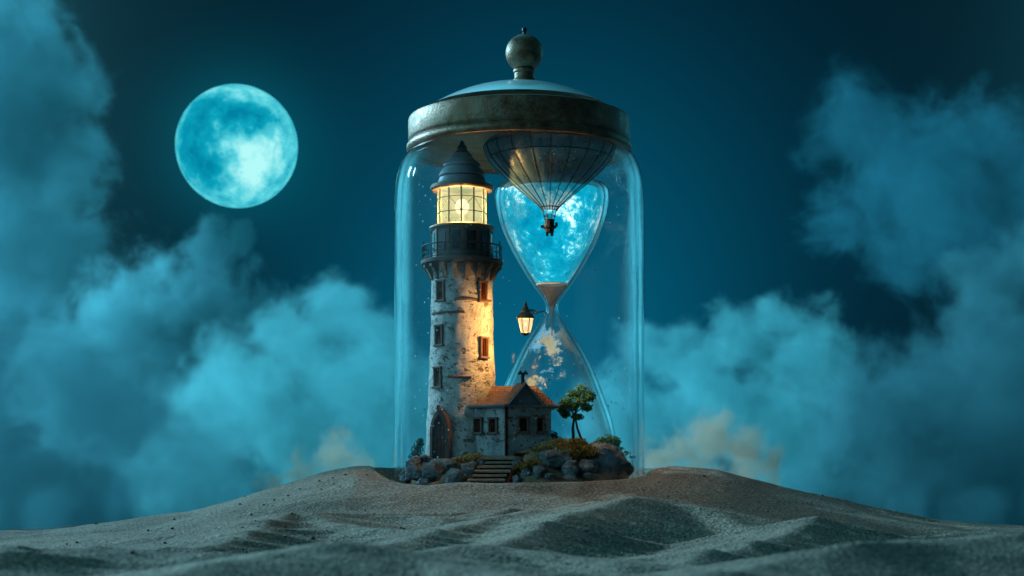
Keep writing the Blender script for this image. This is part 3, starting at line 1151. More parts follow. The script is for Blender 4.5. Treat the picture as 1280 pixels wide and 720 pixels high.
inn = gothic(dw, spring, dh - .03)
out_ = gothic(dw + .09, spring, dh + .05)
bm = bmesh.new()
ring = []
for (a, b) in zip(inn, out_):
    ring.append([bm.verts.new((a[0], .03, a[1])), bm.verts.new((a[0], -.06, a[1])), bm.verts.new((b[0], -.045, b[1])), bm.verts.new((b[0], .03, b[1]))])
for A, B in zip(ring, ring[1:]):
    for k in range(4):
        bm.faces.new((A[k], A[(k + 1) % 4], B[(k + 1) % 4], B[k]))
bmesh.ops.recalc_face_normals(bm, faces=bm.faces)
box(bm, (0, -.055, dh + .055), (.035, .03, .06))
DR = obj('doorway', bm, simple('door_surround', (0.055, 0.034, 0.028), (0.11, 0.06, 0.045), 16, 0.9, Specular_IOR_Level=0.05), LH, True, 30)
bm = bmesh.new()
vs_ = [bm.verts.new((a[0], -.004, a[1])) for a in inn]
fc = bm.faces.new(vs_)
ex = bmesh.ops.extrude_face_region(bm, geom=[fc])
bmesh.ops.translate(bm, verts=[v for v in ex['geom'] if isinstance(v, bmesh.types.BMVert)], vec=(0, .03, 0))
for k in (-1, 0, 1):
    box(bm, (k * .045, -.006, .23), (.004, .012, .44))
box(bm, (0, -.008, spring), (dw, .012, .02))
bmesh.ops.recalc_face_normals(bm, faces=bm.faces)
dl = obj('door', bm, M['dark_wood'], DR, False)
bm = bmesh.new()
bmesh.ops.create_icosphere(bm, subdivisions=2, radius=.012, matrix=Matrix.Translation((.055, -.018, .22)))
DR.location = (.462 * math.sin(thd), -.462 * math.cos(thd), .02)
DR.rotation_euler = (0, 0, thd)
obj('handle', bm, M['iron'], DR)
bm = bmesh.new()
box(bm, (0, -.07, 0), (.30, .12, .05))
bmesh.ops.bevel(bm, geom=list(bm.edges), offset=.01, segments=2, affect='EDGES')
ds = obj('doorstep', bm, M['stair'], LH, True, 30)
ds.location = (.462 * math.sin(thd), -.462 * math.cos(thd), .0)
ds.rotation_euler = (0, 0, thd)

# gallery: corbels, deck, railing
bm = bmesh.new()
zd = tz(329)
lathe(bm, [(.36, zd - .045), (.40, zd - .05), (.47, zd - .03), (.505, zd - .02), (.51, zd + .015), (.50, zd + .025), (.36, zd + .028)], 96)
obj('gallery_deck', bm, simple('gallery_stone', (0.045, 0.038, 0.034), (0.12, 0.09, 0.07), 14, 0.8), LH, True, 40)
bm = bmesh.new()
pr = [(.0, .0), (-.115, .0), (-.115, -.03), (-.085, -.05), (-.055, -.10), (-.03, -.16), (.0, -.19)]
fa = [bm.verts.new((-.022, y, z)) for y, z in pr]
fb = [bm.verts.new((.022, y, z)) for y, z in pr]
bm.faces.new(fa); bm.faces.new(list(reversed(fb)))
for k in range(len(pr)):
    k2 = (k + 1) % len(pr)
    bm.faces.new((fa[k], fb[k], fb[k2], fa[k2]))
bmesh.ops.recalc_face_normals(bm, faces=bm.faces)
br = obj('bracket', bm, simple('corbel_stone', (0.10, 0.075, 0.055), (0.24, 0.18, 0.13), 14, 0.85), LH, False)
NB = 18
for k in range(NB):
    a = 2 * math.pi * (k + .5) / NB
    b_ = br if k == 0 else dup(br, LH)
    b_.location = (.375 * math.sin(a), -.375 * math.cos(a), zd - .045)
    b_.rotation_euler = (0, 0, a)
bm = bmesh.new()
for zz, rr in ((.195, .009), (.105, .005), (.045, .005)):
    lathe(bm, [(.492 + rr * math.cos(q), zd + zz + rr * math.sin(q)) for q in [2 * math.pi * k / 6 for k in range(6)]], 64, close=True)
NP = 30
for k in range(NP):
    a = 2 * math.pi * k / NP
    x, y = .492 * math.sin(a), -.492 * math.cos(a)
    tall = .235 if k % 3 == 0 else .195
    tube(bm, [(x, y, zd + .01), (x, y, zd + tall)], .008 if k % 3 == 0 else .0045, 6)
    if k % 3 == 0:
        bmesh.ops.create_icosphere(bm, subdivisions=1, radius=.013, matrix=Matrix.Translation((x, y, zd + tall)))
obj('railing', bm, M['iron'], LH)

# watch room under the lantern
z0, z1 = zd + .02, tz(288)
bm = bmesh.new()
lathe(bm, [(.365, z0), (.365, z1 - .01)], 64)
obj('watch_room', bm, simple('watch_room_panel', (0.05, 0.055, 0.06), (0.11, 0.11, 0.105), 10, 0.7), LH)
bm = bmesh.new()
for k in range(12):
    a = 2 * math.pi * (k + .15) / 12
    rot = Matrix.Rotation(a, 4, 'Z')
    box(bm, (.368 * math.sin(a), -.368 * math.cos(a), (z0 + z1) / 2), (.032, .03, z1 - z0 - .02), rot)
obj('pilaster', bm, simple('red_brown_post', (0.075, 0.035, 0.025), (0.17, 0.085, 0.055), 16, 0.7), LH, False)
bm = bmesh.new()
for k in range(12):
    a = 2 * math.pi * (k + .65) / 12
    rot = Matrix.Rotation(a, 4, 'Z')
    box(bm, (.362 * math.sin(a), -.362 * math.cos(a), (z0 + z1) / 2 + .02), (.11, .022, (z1 - z0) * .62), rot)
obj('watch_room_glazing', bm, M['pane_dark'], LH, False)
bm = bmesh.new()
lathe(bm, [(.30, z1 - .02), (.375, z1 - .02), (.395, z1 + .005), (.405, z1 + .015), (.405, z1 + .032), (.36, z1 + .05), (.29, z1 + .065)], 80)
obj('ledge', bm, M['eave'], LH, True, 35)

# lantern room
l0, l1 = z1 + .055, tz(237)
NS = 12
bm = bmesh.new()
for k in range(NS):
    a, b = 2 * math.pi * k / NS, 2 * math.pi * (k + 1) / NS
    for (za, zb) in ((l0, l0 + (l1 - l0) * .33), (l0 + (l1 - l0) * .33, l0 + (l1 - l0) * .72), (l0 + (l1 - l0) * .72, l1)):
        q = [(.298 * math.sin(a), -.298 * math.cos(a), za + .003), (.298 * math.sin(b), -.298 * math.cos(b), za + .003),
             (.298 * math.sin(b), -.298 * math.cos(b), zb - .003), (.298 * math.sin(a), -.298 * math.cos(a), zb - .003)]
        bm.faces.new([bm.verts.new(v) for v in q])
obj('lantern_pane', bm, M['lit_pane'], LH, False)
bm = bmesh.new()
for k in range(NS):
    a, b = 2 * math.pi * k / NS, 2 * math.pi * (k + 1) / NS
    A = Vector((.303 * math.sin(a), -.303 * math.cos(a), 0)); B = Vector((.303 * math.sin(b), -.303 * math.cos(b), 0))
    tube(bm, [A + Vector((0, 0, l0)), A + Vector((0, 0, l1))], .011, 6)
    for f in (0, .33, .72, 1):
        zz = Vector((0, 0, l0 + (l1 - l0) * f))
        tube(bm, [A + zz, B + zz], .009 if f in (0, 1) else .006, 5)
    # diagonal glazing bars of the middle row
    za, zb = Vector((0, 0, l0 + (l1 - l0) * .33)), Vector((0, 0, l0 + (l1 - l0) * .72))
    if k % 2 == 0:
        tube(bm, [A + za, B + zb], .0035, 4)
    else:
        tube(bm, [A + zb, B + za], .0035, 4)
obj('lantern_frame', bm, simple('green_bronze', (0.05, 0.075, 0.06), (0.12, 0.14, 0.10), 14, 0.5, 0.4), LH)
bm = bmesh.new()
bmesh.ops.create_uvsphere(bm, u_segments=24, v_segments=16, radius=.085, matrix=Matrix.Translation((0, 0, (l0 + l1) / 2 + .01)) @ Matrix.Diagonal((1, 1, 1.15, 1)))
obj('lens', bm, M['lens'], LH)
bm = bmesh.new()
lathe(bm, [(0, l0 - .06), (.07, l0 - .06), (.05, l0 + .02), (.03, l0 + .15), (0, l0 + .15)], 20)
obj('lamp_pedestal', bm, M['iron'], LH)
pl = bpy.data.lights.new('lighthouse_lamp', 'POINT')
pl.energy = 400
pl.color = (1.0, 0.60, 0.24)
pl.shadow_soft_size = .05
plo = bpy.data.objects.new('lighthouse_lamp', pl)
COL.objects.link(plo)
plo.parent = LH
plo.location = (0.0, -.12, (l0 + l1) / 2)

# roof of the lantern
e0 = l1
bm = bmesh.new()
lathe(bm, [(.28, e0 - .012), (.37, e0 - .018), (.392, e0 + .0), (.395, e0 + .02), (.38, e0 + .045), (.30, e0 + .05)], 80)
obj('eave', bm, M['eave'], LH, True, 35)
bm = bmesh.new()
H = tz(192) - (e0 + .04)
b0 = e0 + .04
bell = [(.33, 0), (.312, .04 * H), (.298, .12 * H), (.280, .24 * H), (.245, .29 * H), (.282, .295 * H), (.285, .33 * H), (.268, .42 * H), (.240, .53 * H), (.195, .60 * H), (.230, .605 * H), (.232, .64 * H), (.205, .72 * H),
        (.150, .83 * H), (.108, .90 * H), (.138, .905 * H), (.132, .94 * H), (.10, 1.0 * H)]
lathe(bm, [(r, b0 + z) for r, z in bell] + [(0, b0 + H)], 80)
rf = obj('roof', bm, M['roof_metal'], LH, True, 30)
bm = bmesh.new()
zt_ = b0 + H
lathe(bm, [(.105, zt_ - .02), (.095, zt_ + .01), (.06, zt_ + .045), (.062, zt_ + .075), (.045, zt_ + .10), (.025, zt_ + .115), (.03, zt_ + .135), (.012, zt_ + .155), (0, zt_ + .17)], 28)
obj('finial', bm, M['iron'], rf, True, 40)

# ------------------------------------------------------------------ cottage
HB = 2.55
corner = Vector((-.07, -.86)); lft = Vector((-.50, -.62)); rgt = Vector((.475, -.64)); br_ = Vector((.44, -.22)); bl = Vector((-.42, -.18))
HX, HY = 0.0, -.55
CT = thing('cottage', 'small blue grey plastered cottage with brown tiled roof against the lighthouse', 'cottage', (HX, HY, HB))
plan = [corner, rgt, br_, bl, lft]
plan = [Vector((p.x - HX, p.y - HY)) for p in plan]
ez = zh(509, -.75) - HB
bm = bmesh.new()
lo = [bm.verts.new((p.x, p.y, 0)) for p in plan]
hi = [bm.verts.new((p.x, p.y, ez)) for p in plan]
n_ = len(plan)
for k in range(n_):
    bm.faces.new((lo[k], lo[(k + 1) % n_], hi[(k + 1) % n_], hi[k]))
bm.faces.new(hi)
bmesh.ops.subdivide_edges(bm, edges=[e for e in bm.edges], cuts=3, use_grid_fill=True)
bmesh.ops.recalc_face_normals(bm, faces=bm.faces)
obj('wall', bm, M['house'], CT, True, 20)
# corner post
bm = bmesh.new()
box(bm, (plan[0].x, plan[0].y - .004, ez / 2), (.026, .026, ez - .01), R(45))
obj('corner_post', bm, M['dark_wood'], CT, False)
# roof
ctr = sum(plan, Vector((0, 0))) / n_


def grow(p, d):
    v = p - ctr
    return ctr + v * (1 + d / v.length)


ev = [grow(p, .07) for p in plan]
rz_ = zh(485, -.5) - HB
ridgeL = Vector((-.36 - HX, -.42 - HY, rz_))
ridgeR = Vector((.30 - HX, -.42 - HY, rz_))
bm = bmesh.new()


def roof_layer(dz):
    e = [bm.verts.new((p.x, p.y, ez + dz)) for p in ev]
    a = bm.verts.new(ridgeL + Vector((0, 0, dz))); b = bm.verts.new(ridgeR + Vector((0, 0, dz)))
    return e, a, b


e, a, b = roof_layer(.03)
mid = bm.verts.new(Vector((.06, ridgeL.y, rz_ + .03)))
c0, r0, rb, lb, l0_ = e
bm.faces.new((l0_, c0, mid, a)); bm.faces.new((c0, r0, b, mid)); bm.faces.new((r0, rb, b)); bm.faces.new((rb, lb, a, mid, b)); bm.faces.new((lb, l0_, a))
e2 = [bm.verts.new((p.x, p.y, ez + .0)) for p in ev]
for k in range(n_):
    bm.faces.new((e2[k], e2[(k + 1) % n_], e[(k + 1) % n_], e[k]))
bm.faces.new(list(reversed(e2)))
bmesh.ops.recalc_face_normals(bm, faces=bm.faces)
roof = obj('roof', bm, M['tiles'], CT, False)
# gutter board along the eaves
bm = bmesh.new()
for k in (4, 0):
    p, q = ev[k], ev[(k + 1) % n_]
    tube(bm, [(p.x, p.y, ez + .012), (q.x, q.y, ez + .012)], .020, 6)
tube(bm, [(ev[1].x, ev[1].y, ez + .012), (ev[2].x, ev[2].y, ez + .012)], .020, 6)
obj('gutter', bm, M['roof_metal'], roof)
# pediment on the front right wall
dr = (plan[1] - plan[0]).normalized()
nr_ = Vector((dr.y, -dr.x))
pc = plan[0] + dr * .225
W2, Hp = .205, (rz_ + .045 - ez - .02) * .88
bm = bmesh.new()


def P3(t, n, z):
    q = pc + dr * t + nr_ * n
    return (q.x, q.y, ez + .02 + z)


f1 = [bm.verts.new(P3(*v)) for v in ((-W2, .05, 0), (W2, .05, 0), (0, .05, Hp))]
f2 = [bm.verts.new(P3(*v)) for v in ((-W2, -.25, 0), (W2, -.25, 0), (0, -.25, Hp))]
bm.faces.new(f1); bm.faces.new(list(reversed(f2)))
for k in range(3):
    bm.faces.new((f1[k], f2[k], f2[(k + 1) % 3], f1[(k + 1) % 3]))
bmesh.ops.recalc_face_normals(bm, faces=bm.faces)
obj('gable', bm, simple('slate_gable', (0.055, 0.075, 0.085), (0.11, 0.135, 0.145), 10, 0.7), CT, False)
bm = bmesh.new()
for s in (-1, 1):
    p0, p1 = Vector(P3(s * (W2 + .035), .065, -.015)), Vector(P3(0, .065, Hp + .012))
    p2, p3 = Vector(P3(s * (W2 + .035), -.22, -.015)), Vector(P3(0, -.22, Hp + .012))
    up = Vector((0, 0, .026))
    vv = [bm.verts.new(x) for x in (p0, p1, p3, p2, p0 + up, p1 + up, p3 + up, p2 + up)]
    for q in ((0, 1, 2, 3), (4, 5, 6, 7), (0, 1, 5, 4), (1, 2, 6, 5), (2, 3, 7, 6), (3, 0, 4, 7)):
        bm.faces.new([vv[i] for i in q])
bmesh.ops.recalc_face_normals(bm, faces=bm.faces)
obj('gable_roof', bm, M['tiles'], CT, False)
bm = bmesh.new()
tube(bm, [P3(-W2 - .03, .074, -.008), P3(0, .074, Hp + .02), P3(W2 + .03, .074, -.008)], .013, 6)
tube(bm, [P3(-W2 - .03, .06, -.012), P3(W2 + .03, .06, -.012)], .014, 6)
obj('gable_trim', bm, simple('grey_trim', (0.10, 0.125, 0.135), (0.18, 0.20, 0.21), 16, 0.6), CT)
bm = bmesh.new()
cx = Vector(P3(0, -.02, Hp))
box(bm, cx + Vector((0, 0, .06)), (.042, .042, .16))
box(bm, cx + Vector((0, 0, .145)), (.12, .05, .025))
box(bm, cx + Vector((-.03, 0, .165)), (.025, .03, .03))
box(bm, cx + Vector((.03, 0, .165)), (.025, .03, .03))
bmesh.ops.bevel(bm, geom=list(bm.edges), offset=.004, segments=1, affect='EDGES')
obj('chimney', bm, M['iron'], CT, True, 30)
# windows
dl_ = (plan[4] - plan[0]).normalized()
hw = window_part(.085, .155, CT, True)
first = True
for (wall, px, py, sx) in (('L', 597.5, 532, 1), ('L', 616.5, 532, 1), ('R', 653.5, 531, 1.15), ('R', 674.5, 531, .85)):
    p0 = plan[0]; dv = dl_ if wall == 'L' else dr
    # intersection of the sight line with the wall, solved once to lay the windows out
    best = min((abs((p0 + dv * (k / 400)).x + HX - (px - 640) / F * (CAMD + HY + (p0 + dv * (k / 400)).y)), k / 400) for k in range(400))[1]
    q = p0 + dv * best
    ang = math.atan2(dr.y, dr.x) if wall == 'R' else math.atan2(-dl_.y, -dl_.x)
    w_ = hw if first else dup(hw, CT)
    first = False
    w_.location = (q.x, q.y, zh(py, HY + q.y) - HB)
    w_.rotation_euler = (0, 0, ang)
    w_.scale = (sx, 1, 1)

# ------------------------------------------------------------------ steps
ST = thing('stone_steps', 'short flight of worn brown steps climbing from the sand to the cottage', 'steps', (-.17, -1.2, 2.3))
NT_ = 7
step_proto = None
for k in range(NT_):
    f = k / (NT_ - 1)
    px = 604 + (628 - 604) * f
    Y = -1.40 + .40 * f
    py = 605 + (571.5 - 605) * f
    c = at(px, py, Y)
    bm = bmesh.new()
    wd = .43 if k < NT_ - 1 else .50
    box(bm, (0, .045, -.012), (wd + .02 * math.sin(k * 2.1), .10 if k < NT_ - 1 else .22, .024))
    bmesh.ops.bevel(bm, geom=list(bm.edges), offset=.006, segments=2, affect='EDGES')
    for v in bm.verts:
        v.co += Vector((0, .006, .010)) * mn.noise(v.co * 9 + Vector((k * 3, 0, 0)))
    bmesh.ops.rotate(bm, verts=bm.verts, cent=(0, 0, 0), matrix=Matrix.Rotation(R(9), 3, 'X'))
    s_ = obj('step', bm, M['stair'], ST, True, 30)
    bm = bmesh.new()
    box(bm, (0, .10, -.060), (wd - .05, .10, .085))
    obj('riser', bm, M['dark_wood'], s_, False)
    s_.location = c - Vector(ST.location)
    s_.rotation_euler = (0, 0, rnd.uniform(-.03, .03))
bm = bmesh.new()
A, B = at(634, 606, -1.34), at(655, 570, -.98)
for dx in (0,):
    a0 = A - Vector(ST.location); b0_ = B - Vector(ST.location)
    tube(bm, [a0, a0.lerp(b0_, .5) + Vector((0, 0, .01)), b0_], [.035, .03, .03], 8)
    tube(bm, [b0_ + Vector((-.12, 0, .02)), b0_ + Vector((.06, 0, .012))], .022, 8)
obj('side_rail', bm, M['dark_wood'], ST)

# ------------------------------------------------------------------ hourglass
HGX, HGY = at(690, 400, .5).x, .5
HG = thing('hourglass', 'large glass hourglass with shining blue water above and little clouds below', 'hourglass', (HGX, HGY, 0))
SH = (CAMD + HGY) / F


def hz(py):
    return CAMZ + (HORIZ - py) * SH


prof_px = [(0, 226), (30, 226.5), (56, 229), (68, 234), (71.5, 243), (71, 256), (66, 278), (57, 301), (46, 322), (32, 345), (20, 362), (10, 376), (7.5, 385), (9, 393), (17, 405), (30, 424), (43, 446), (56, 472), (67, 500), (75, 524), (80, 548), (83, 575), (84, 600)]
HPROF = smooth_prof([(a * SH, hz(b)) for a, b in prof_px], 5)
bm = bmesh.new()
lathe(bm, [(max(r, 0.0), z) for r, z in HPROF], 96)
g1 = obj('outer_glass', bm, M['hour_glass'], HG, True, 60)
bm = bmesh.new()
lathe(bm, [(max(r - .055 * min(1.0, r / .20), 0.0), z - .0) for r, z in HPROF[5:]], 96)
obj('inner_glass', bm, M['hour_glass'], g1, True, 60)


def inside(z, gap):
    zs = [p[1] for p in HPROF][::-1]; rs = [p[0] for p in HPROF][::-1]
    return max(float(np.interp(z, zs, rs)) - gap, 0.004)


bm = bmesh.new()
pf = [(0, hz(238))] + [(inside(hz(239), .105), hz(239))] + [(inside(hz(p), .072), hz(p)) for p in range(243, 356, 3)] + [(inside(hz(355.5), .072), hz(355.5)), (0, hz(357))]
lathe(bm, pf, 96)
obj('blue_water', bm, M['sea'], HG, True, 60)
bm = bmesh.new()
pf = [(0, hz(358.5)), (inside(hz(357.0), .045) * .8, hz(358)), (inside(hz(356.5), .045), hz(356.5))] + [(inside(hz(p), .04), hz(p)) for p in range(360, 384, 2)] + [(.02, hz(386)), (.008, hz(400)), (.006, hz(420)), (0, hz(421))]
lathe(bm, pf, 48)
obj('sand_in_neck', bm, M['neck_sand'], HG, True, 60)
bm = bmesh.new()
rr = inside(hz(356), .045)
lathe(bm, [(rr + .012 * math.cos(a) - .008, hz(356) + .012 * math.sin(a)) for a in [2 * math.pi * k / 8 for k in range(8)]], 64, close=True)
obj('water_line', bm, simple('foam', (0.75, 0.8, 0.8), (0.85, 0.88, 0.88), 30, 0.4), HG)
bm = bmesh.new()
lathe(bm, [(inside(hz(p), .07), hz(p)) for p in range(402, 520, 4)], 96)
obj('little_clouds', bm, M['wisps'], HG, True, 60)

# ------------------------------------------------------------------ hot-air balloon
BX, BY = at(687, 200, -.18).x, -.18
BL = thing('hot_air_balloon', 'dark translucent balloon with a small basket hanging under the jar lid', 'balloon', (BX, BY, zh(275, BY)))
SB = (CAMD + BY) / F
bz0 = BL.location.z


def bz(py):
    return zh(py, BY) - bz0


bpx = [(0, 166), (40, 168), (68, 173), (79, 180), (81, 187), (75, 200), (64, 213), (50, 226), (34, 240), (21, 251), (12, 259), (9, 264)]
BPROF = smooth_prof([(a * SB, bz(b)) for a, b in bpx], 5)
bm = bmesh.new()
NGo = 20
seg = NGo * 6
for_rings = []
for (r, z) in BPROF:
    if r < 1e-5:
        for_rings.append([bm.verts.new((0, 0, z))])
    else:
        ring_ = []
        for k in range(seg):
            a = 2 * math.pi * k / seg
            bulge = 1 + .025 * abs(math.sin(a * NGo / 2))
            ring_.append(bm.verts.new((r * bulge * math.sin(a), -r * bulge * math.cos(a), z)))
        for_rings.append(ring_)
for A, B in zip(for_rings, for_rings[1:]):
    for k in range(seg):
        k2 = (k + 1) % seg
        if len(A) == 1:
            bm.faces.new((A[0], B[k2], B[k]))
        else:
            bm.faces.new((A[k], A[k2], B[k2], B[k]))
obj('envelope', bm, M['envelope'], BL, True, 60)
bm = bmesh.new()
for k in range(NGo):
    a = 2 * math.pi * k / NGo
    tube(bm, [(1.012 * r * math.sin(a), -1.012 * r * math.cos(a), z) for r, z in BPROF[4::2]], .0052, 5)
for py in (184, 199, 259.5):
    r = float(np.interp(bz(py), [p[1] for p in BPROF][::-1], [p[0] for p in BPROF][::-1])) * 1.02
    lathe(bm, [(r + .007 * math.cos(q), bz(py) + .007 * math.sin(q)) for q in [2 * math.pi * j / 6 for j in range(6)]], 60, close=True)
obj('net_rope', bm, M['iron'], BL)
bm = bmesh.new()
for k in range(8):
    a = 2 * math.pi * (k + .5) / 8
    tube(bm, [(.088 * math.sin(a), -.088 * math.cos(a), bz(264)), (.06 * math.sin(a), -.06 * math.cos(a), bz(276))], .005, 5)
lathe(bm, [(.075 + .006 * math.cos(q), bz(270) + .006 * math.sin(q)) for q in [2 * math.pi * j / 6 for j in range(6)]], 24, close=True)
obj('basket_ropes', bm, M['iron'], BL)
bm = bmesh.new()
lathe(bm, [(.055, bz(274)), (.062, bz(275)), (.06, bz(282)), (.085, bz(282.5)), (.088, bz(285)), (.06, bz(286)), (.052, bz(291)), (0, bz(291.5))], 10)
for q, w_ in ((-.03, .03), (.028, .035)):
    box(bm, (q, 0, bz(292.5)), (w_, .05, .05))
box(bm, (-.085, -.02, bz(283.5)), (.05, .04, .03))
box(bm, (.085, -.01, bz(281)), (.03, .04, .05))
obj('basket', bm, M['iron'], BL, False)

# ------------------------------------------------------------------ hanging lantern
LX, LY = at(657, 400, -.74).x, -.74
SL = (CAMD + LY) / F
LN = thing('hanging_lantern', 'small glowing iron street lantern hung from the neck of the hourglass', 'lantern', (LX, LY, zh(419, LY)))


def lz(py):
    return (419 - py) * SL


NS6 = 6
r0_, r1_ = 5.5 * SL, 10.0 * SL


def hexp(r, z, k):
    a = 2 * math.pi * (k + .5) / NS6
    return Vector((r * math.sin(a), -r * math.cos(a), z))


bm = bmesh.new()
for k in range(NS6):
    bm.faces.new([bm.verts.new(v) for v in (hexp(r0_ - .004, lz(416), k), hexp(r0_ - .004, lz(416), k + 1), hexp(r1_ - .004, lz(398), k + 1), hexp(r1_ - .004, lz(398), k))])
obj('pane', bm, M['lantern_pane'], LN, False)
bm = bmesh.new()
for k in range(NS6):
    tube(bm, [hexp(r0_, lz(417), k), hexp(r1_, lz(397.5), k)], .0065, 5)
    tube(bm, [hexp(r0_, lz(416.5), k), hexp(r0_, lz(416.5), k + 1)], .008, 5)
    tube(bm, [hexp(r1_, lz(397.5), k), hexp(r1_, lz(397.5), k + 1)], .010, 5)
lathe(bm, [(0, lz(420)), (.02, lz(419.5)), (.055, lz(417)), (.05, lz(416))], 12)
obj('frame', bm, M['iron'], LN)
bm = bmesh.new()
lathe(bm, [(.112, lz(397.5)), (.108, lz(396)), (.085, lz(392.5)), (.06, lz(390.5)), (.058, lz(388)), (.045, lz(386.5)), (.034, lz(385.5)), (.034, lz(383.5)), (.018, lz(382.5)), (.024, lz(380.5)), (.010, lz(378)), (0, lz(376))], 12)
obj('cap', bm, M['eave'], LN, True, 30)
bm = bmesh.new()
bmesh.ops.create_uvsphere(bm, u_segments=12, v_segments=10, radius=.016, matrix=Matrix.Translation((0, 0, lz(405))) @ Matrix.Diagonal((1, 1, 1.7, 1)))
obj('flame', bm, M['flame'], LN)
bm = bmesh.new()
nx = HGX - LX - .075
tube(bm, [(0.02, 0, lz(388)), (.08, .10, lz(386)), (.14, .25, lz(387.5)), (.18, .6, lz(383)), (nx * .9, .98, lz(377)), (nx, 1.20, lz(379))], .010, 6)
tube(bm, [(.05, .04, lz(386.5)), (.10, .08, lz(391)), (.14, .12, lz(391)), (.15, .22, lz(387))], .006, 6)
obj('bracket', bm, M['iron'], LN)
ll = bpy.data.lights.new('lantern_light', 'POINT')
ll.energy = 300.0
ll.color = (1.0, 0.52, 0.17)
ll.shadow_soft_size = .04
llo = bpy.data.objects.new('lantern_light', ll)
COL.objects.link(llo)
llo.parent = LN
llo.location = (0, 0, lz(406))


# ------------------------------------------------------------------ plants
def leaves(bm, clumps, n, size, rr, flat=0.0):
    for _ in range(n):
        c, r = clumps[min(int(rr.random() ** 1.0 * len(clumps)), len(clumps) - 1)]
        d = Vector((rr.gauss(0, 1), rr.gauss(0, 1), rr.gauss(0, 1))).normalized()
        p = Vector(c) + Vector((d.x * r[0], d.y * r[1], d.z * r[2])) * (rr.random() ** 0.45)
        s = size * rr.uniform(.6, 1.35)
        nrm = (d + Vector((rr.gauss(0, .6), rr.gauss(0, .6), rr.gauss(.3, .6)))).normalized()
        a = nrm.orthogonal().normalized()
        a = Matrix.Rotation(rr.uniform(0, 6.28), 3, nrm) @ a
        b = nrm.cross(a)
        q = [p - a * s, p + b * s * .45 + nrm * s * .12, p + a * s, p - b * s * .45 + nrm * s * .12]
        bm.faces.new([bm.verts.new(v) for v in q])


TRX = at(718, 547, -.45)
trz = soil_h(TRX.x, TRX.y) - .02
TR = thing('tree', 'little two stemmed tree with a thin green crown beside the cottage', 'tree', (TRX.x, TRX.y, trz))
ST_ = (CAMD - .45) / F


def T(px, py, dy=0.0):
    return Vector(((px - 718) * ST_, dy, zh(py, -.45) - trz))


bm = bmesh.new()
tube(bm, [T(717, 552), T(716, 535), T(718, 520, .02), T(722, 506, .03), T(726, 492, .02), T(729, 482)], [.022, .018, .016, .013, .009, .004], 7)
tube(bm, [T(728, 552, .03), T(722, 536, .02), T(719, 522, 0), T(713, 510, -.04), T(709, 500, -.05)], [.018, .014, .012, .008, .004], 7)
for a_, b_, dy in (((722, 506), (735, 494), -.06), ((718, 517), (732, 508), .08), ((716, 514), (703, 512), .06), ((724, 498), (716, 488), .07), ((713, 510), (703, 503), -.03)):
    tube(bm, [T(*a_), (T(*a_) + T(*b_, dy)) / 2 + Vector((0, 0, .01)), T(*b_, dy)], [.009, .006, .003], 5)
obj('trunk', bm, M['bark'], TR)
cl = [((T(728, 489)), (.11, .11, .10)), ((T(736, 496, -.05)), (.09, .09, .08)), ((T(716, 494, .05)), (.09, .09, .08)), ((T(706, 504, -.04)), (.085, .09, .08)), ((T(727, 503, -.08)), (.10, .08, .06)),
      ((T(707, 517, .03)), (.075, .07, .05)), ((T(733, 509, .08)), (.08, .07, .05)), ((T(715, 508, -.05)), (.09, .08, .06)), ((T(722, 521, .02)), (.08, .07, .04)), ((T(702, 511)), (.06, .06, .05))]
bm = bmesh.new()
leaves(bm, cl, 2500, .021, random.Random(3))
obj('crown', bm, M['leaf_green'], TR, False)


def shrub(name, label, px, py, Y, clumps_px, n, size, mat, seed, stems=5):
    base = at(px, py, Y)
    z = min(base.z, soil_h(base.x, base.y)) - .02
    t = thing(name, label, 'shrub', (base.x, base.y, z), 0, 'shrubs on the island')
    s = (CAMD + Y) / F
    cl = [(Vector(((a - px) * s, dy, zh(b, Y) - z)), (rx * s, rx * s * .8, rz * s)) for a, b, rx, rz, dy in clumps_px]
    bm = bmesh.new()
    leaves(bm, cl, n, size, random.Random(seed))
    obj('foliage', bm, mat, t, False)
    for i in range(stems):
        bm = bmesh.new()
        c, r = cl[i % len(cl)]
        p0 = Vector((c.x * .5 + .01 * i, c.y * .5, .0))
        tube(bm, [p0, p0.lerp(c, .55) + Vector((.01, 0, 0)), c + Vector((0, 0, r[2] * .4))], [.008, .006, .003], 5)
        obj('stem', bm, M['bark'], t)
    return t


shrub('shrub', 'wide ochre shrub spreading over the rocks under the tree', 700, 562, -.92,
      [(680, 563, 18, 9, 0), (698, 557, 20, 12, .02), (715, 558, 20, 11, 0), (733, 564, 18, 10, -.02), (667, 566, 12, 6, -.03), (706, 566, 24, 9, -.1), (745, 567, 10, 6, 0), (724, 553, 12, 7, .08)], 3600, .018, M['leaf_yellow'], 11, 8)
shrub('shrub', 'small yellow tuft between the steps and the boulders', 657, 584, -1.22, [(655, 582, 11, 6, 0), (666, 579, 9, 6, .02), (645, 585, 6, 4, 0)], 800, .015, M['leaf_yellow'], 12, 4)
shrub('shrub', 'round green bush at the right end of the island', 761, 562, -.62, [(760, 551, 12, 9, 0), (752, 553, 9, 7, .03), (769, 552, 8, 7, -.02), (761, 557, 12, 6, 0)], 800, .020, M['leaf_green'], 13, 6)
shrub('shrub', 'dark bush against the left foot of the lighthouse', 522, 572, -.60, [(522, 563, 9, 10, 0), (525, 553, 5, 6, 0), (518, 570, 9, 5, .02)], 650, .019, M['leaf_dark'], 14, 5)
shrub('shrub', 'low olive grass clump between the door and the steps', 592, 571, -1.0, [(580, 573, 12, 4, 0), (594, 570, 14, 5, .02), (570, 575, 9, 3, 0)], 900, .014, M['leaf_yellow'], 15, 3)
shrub('shrub', 'dark sprig at the right corner of the cottage', 694, 548, -.45, [(692, 545, 6, 7, 0), (698, 550, 6, 4, 0)], 260, .018, M['leaf_dark'], 16, 3)
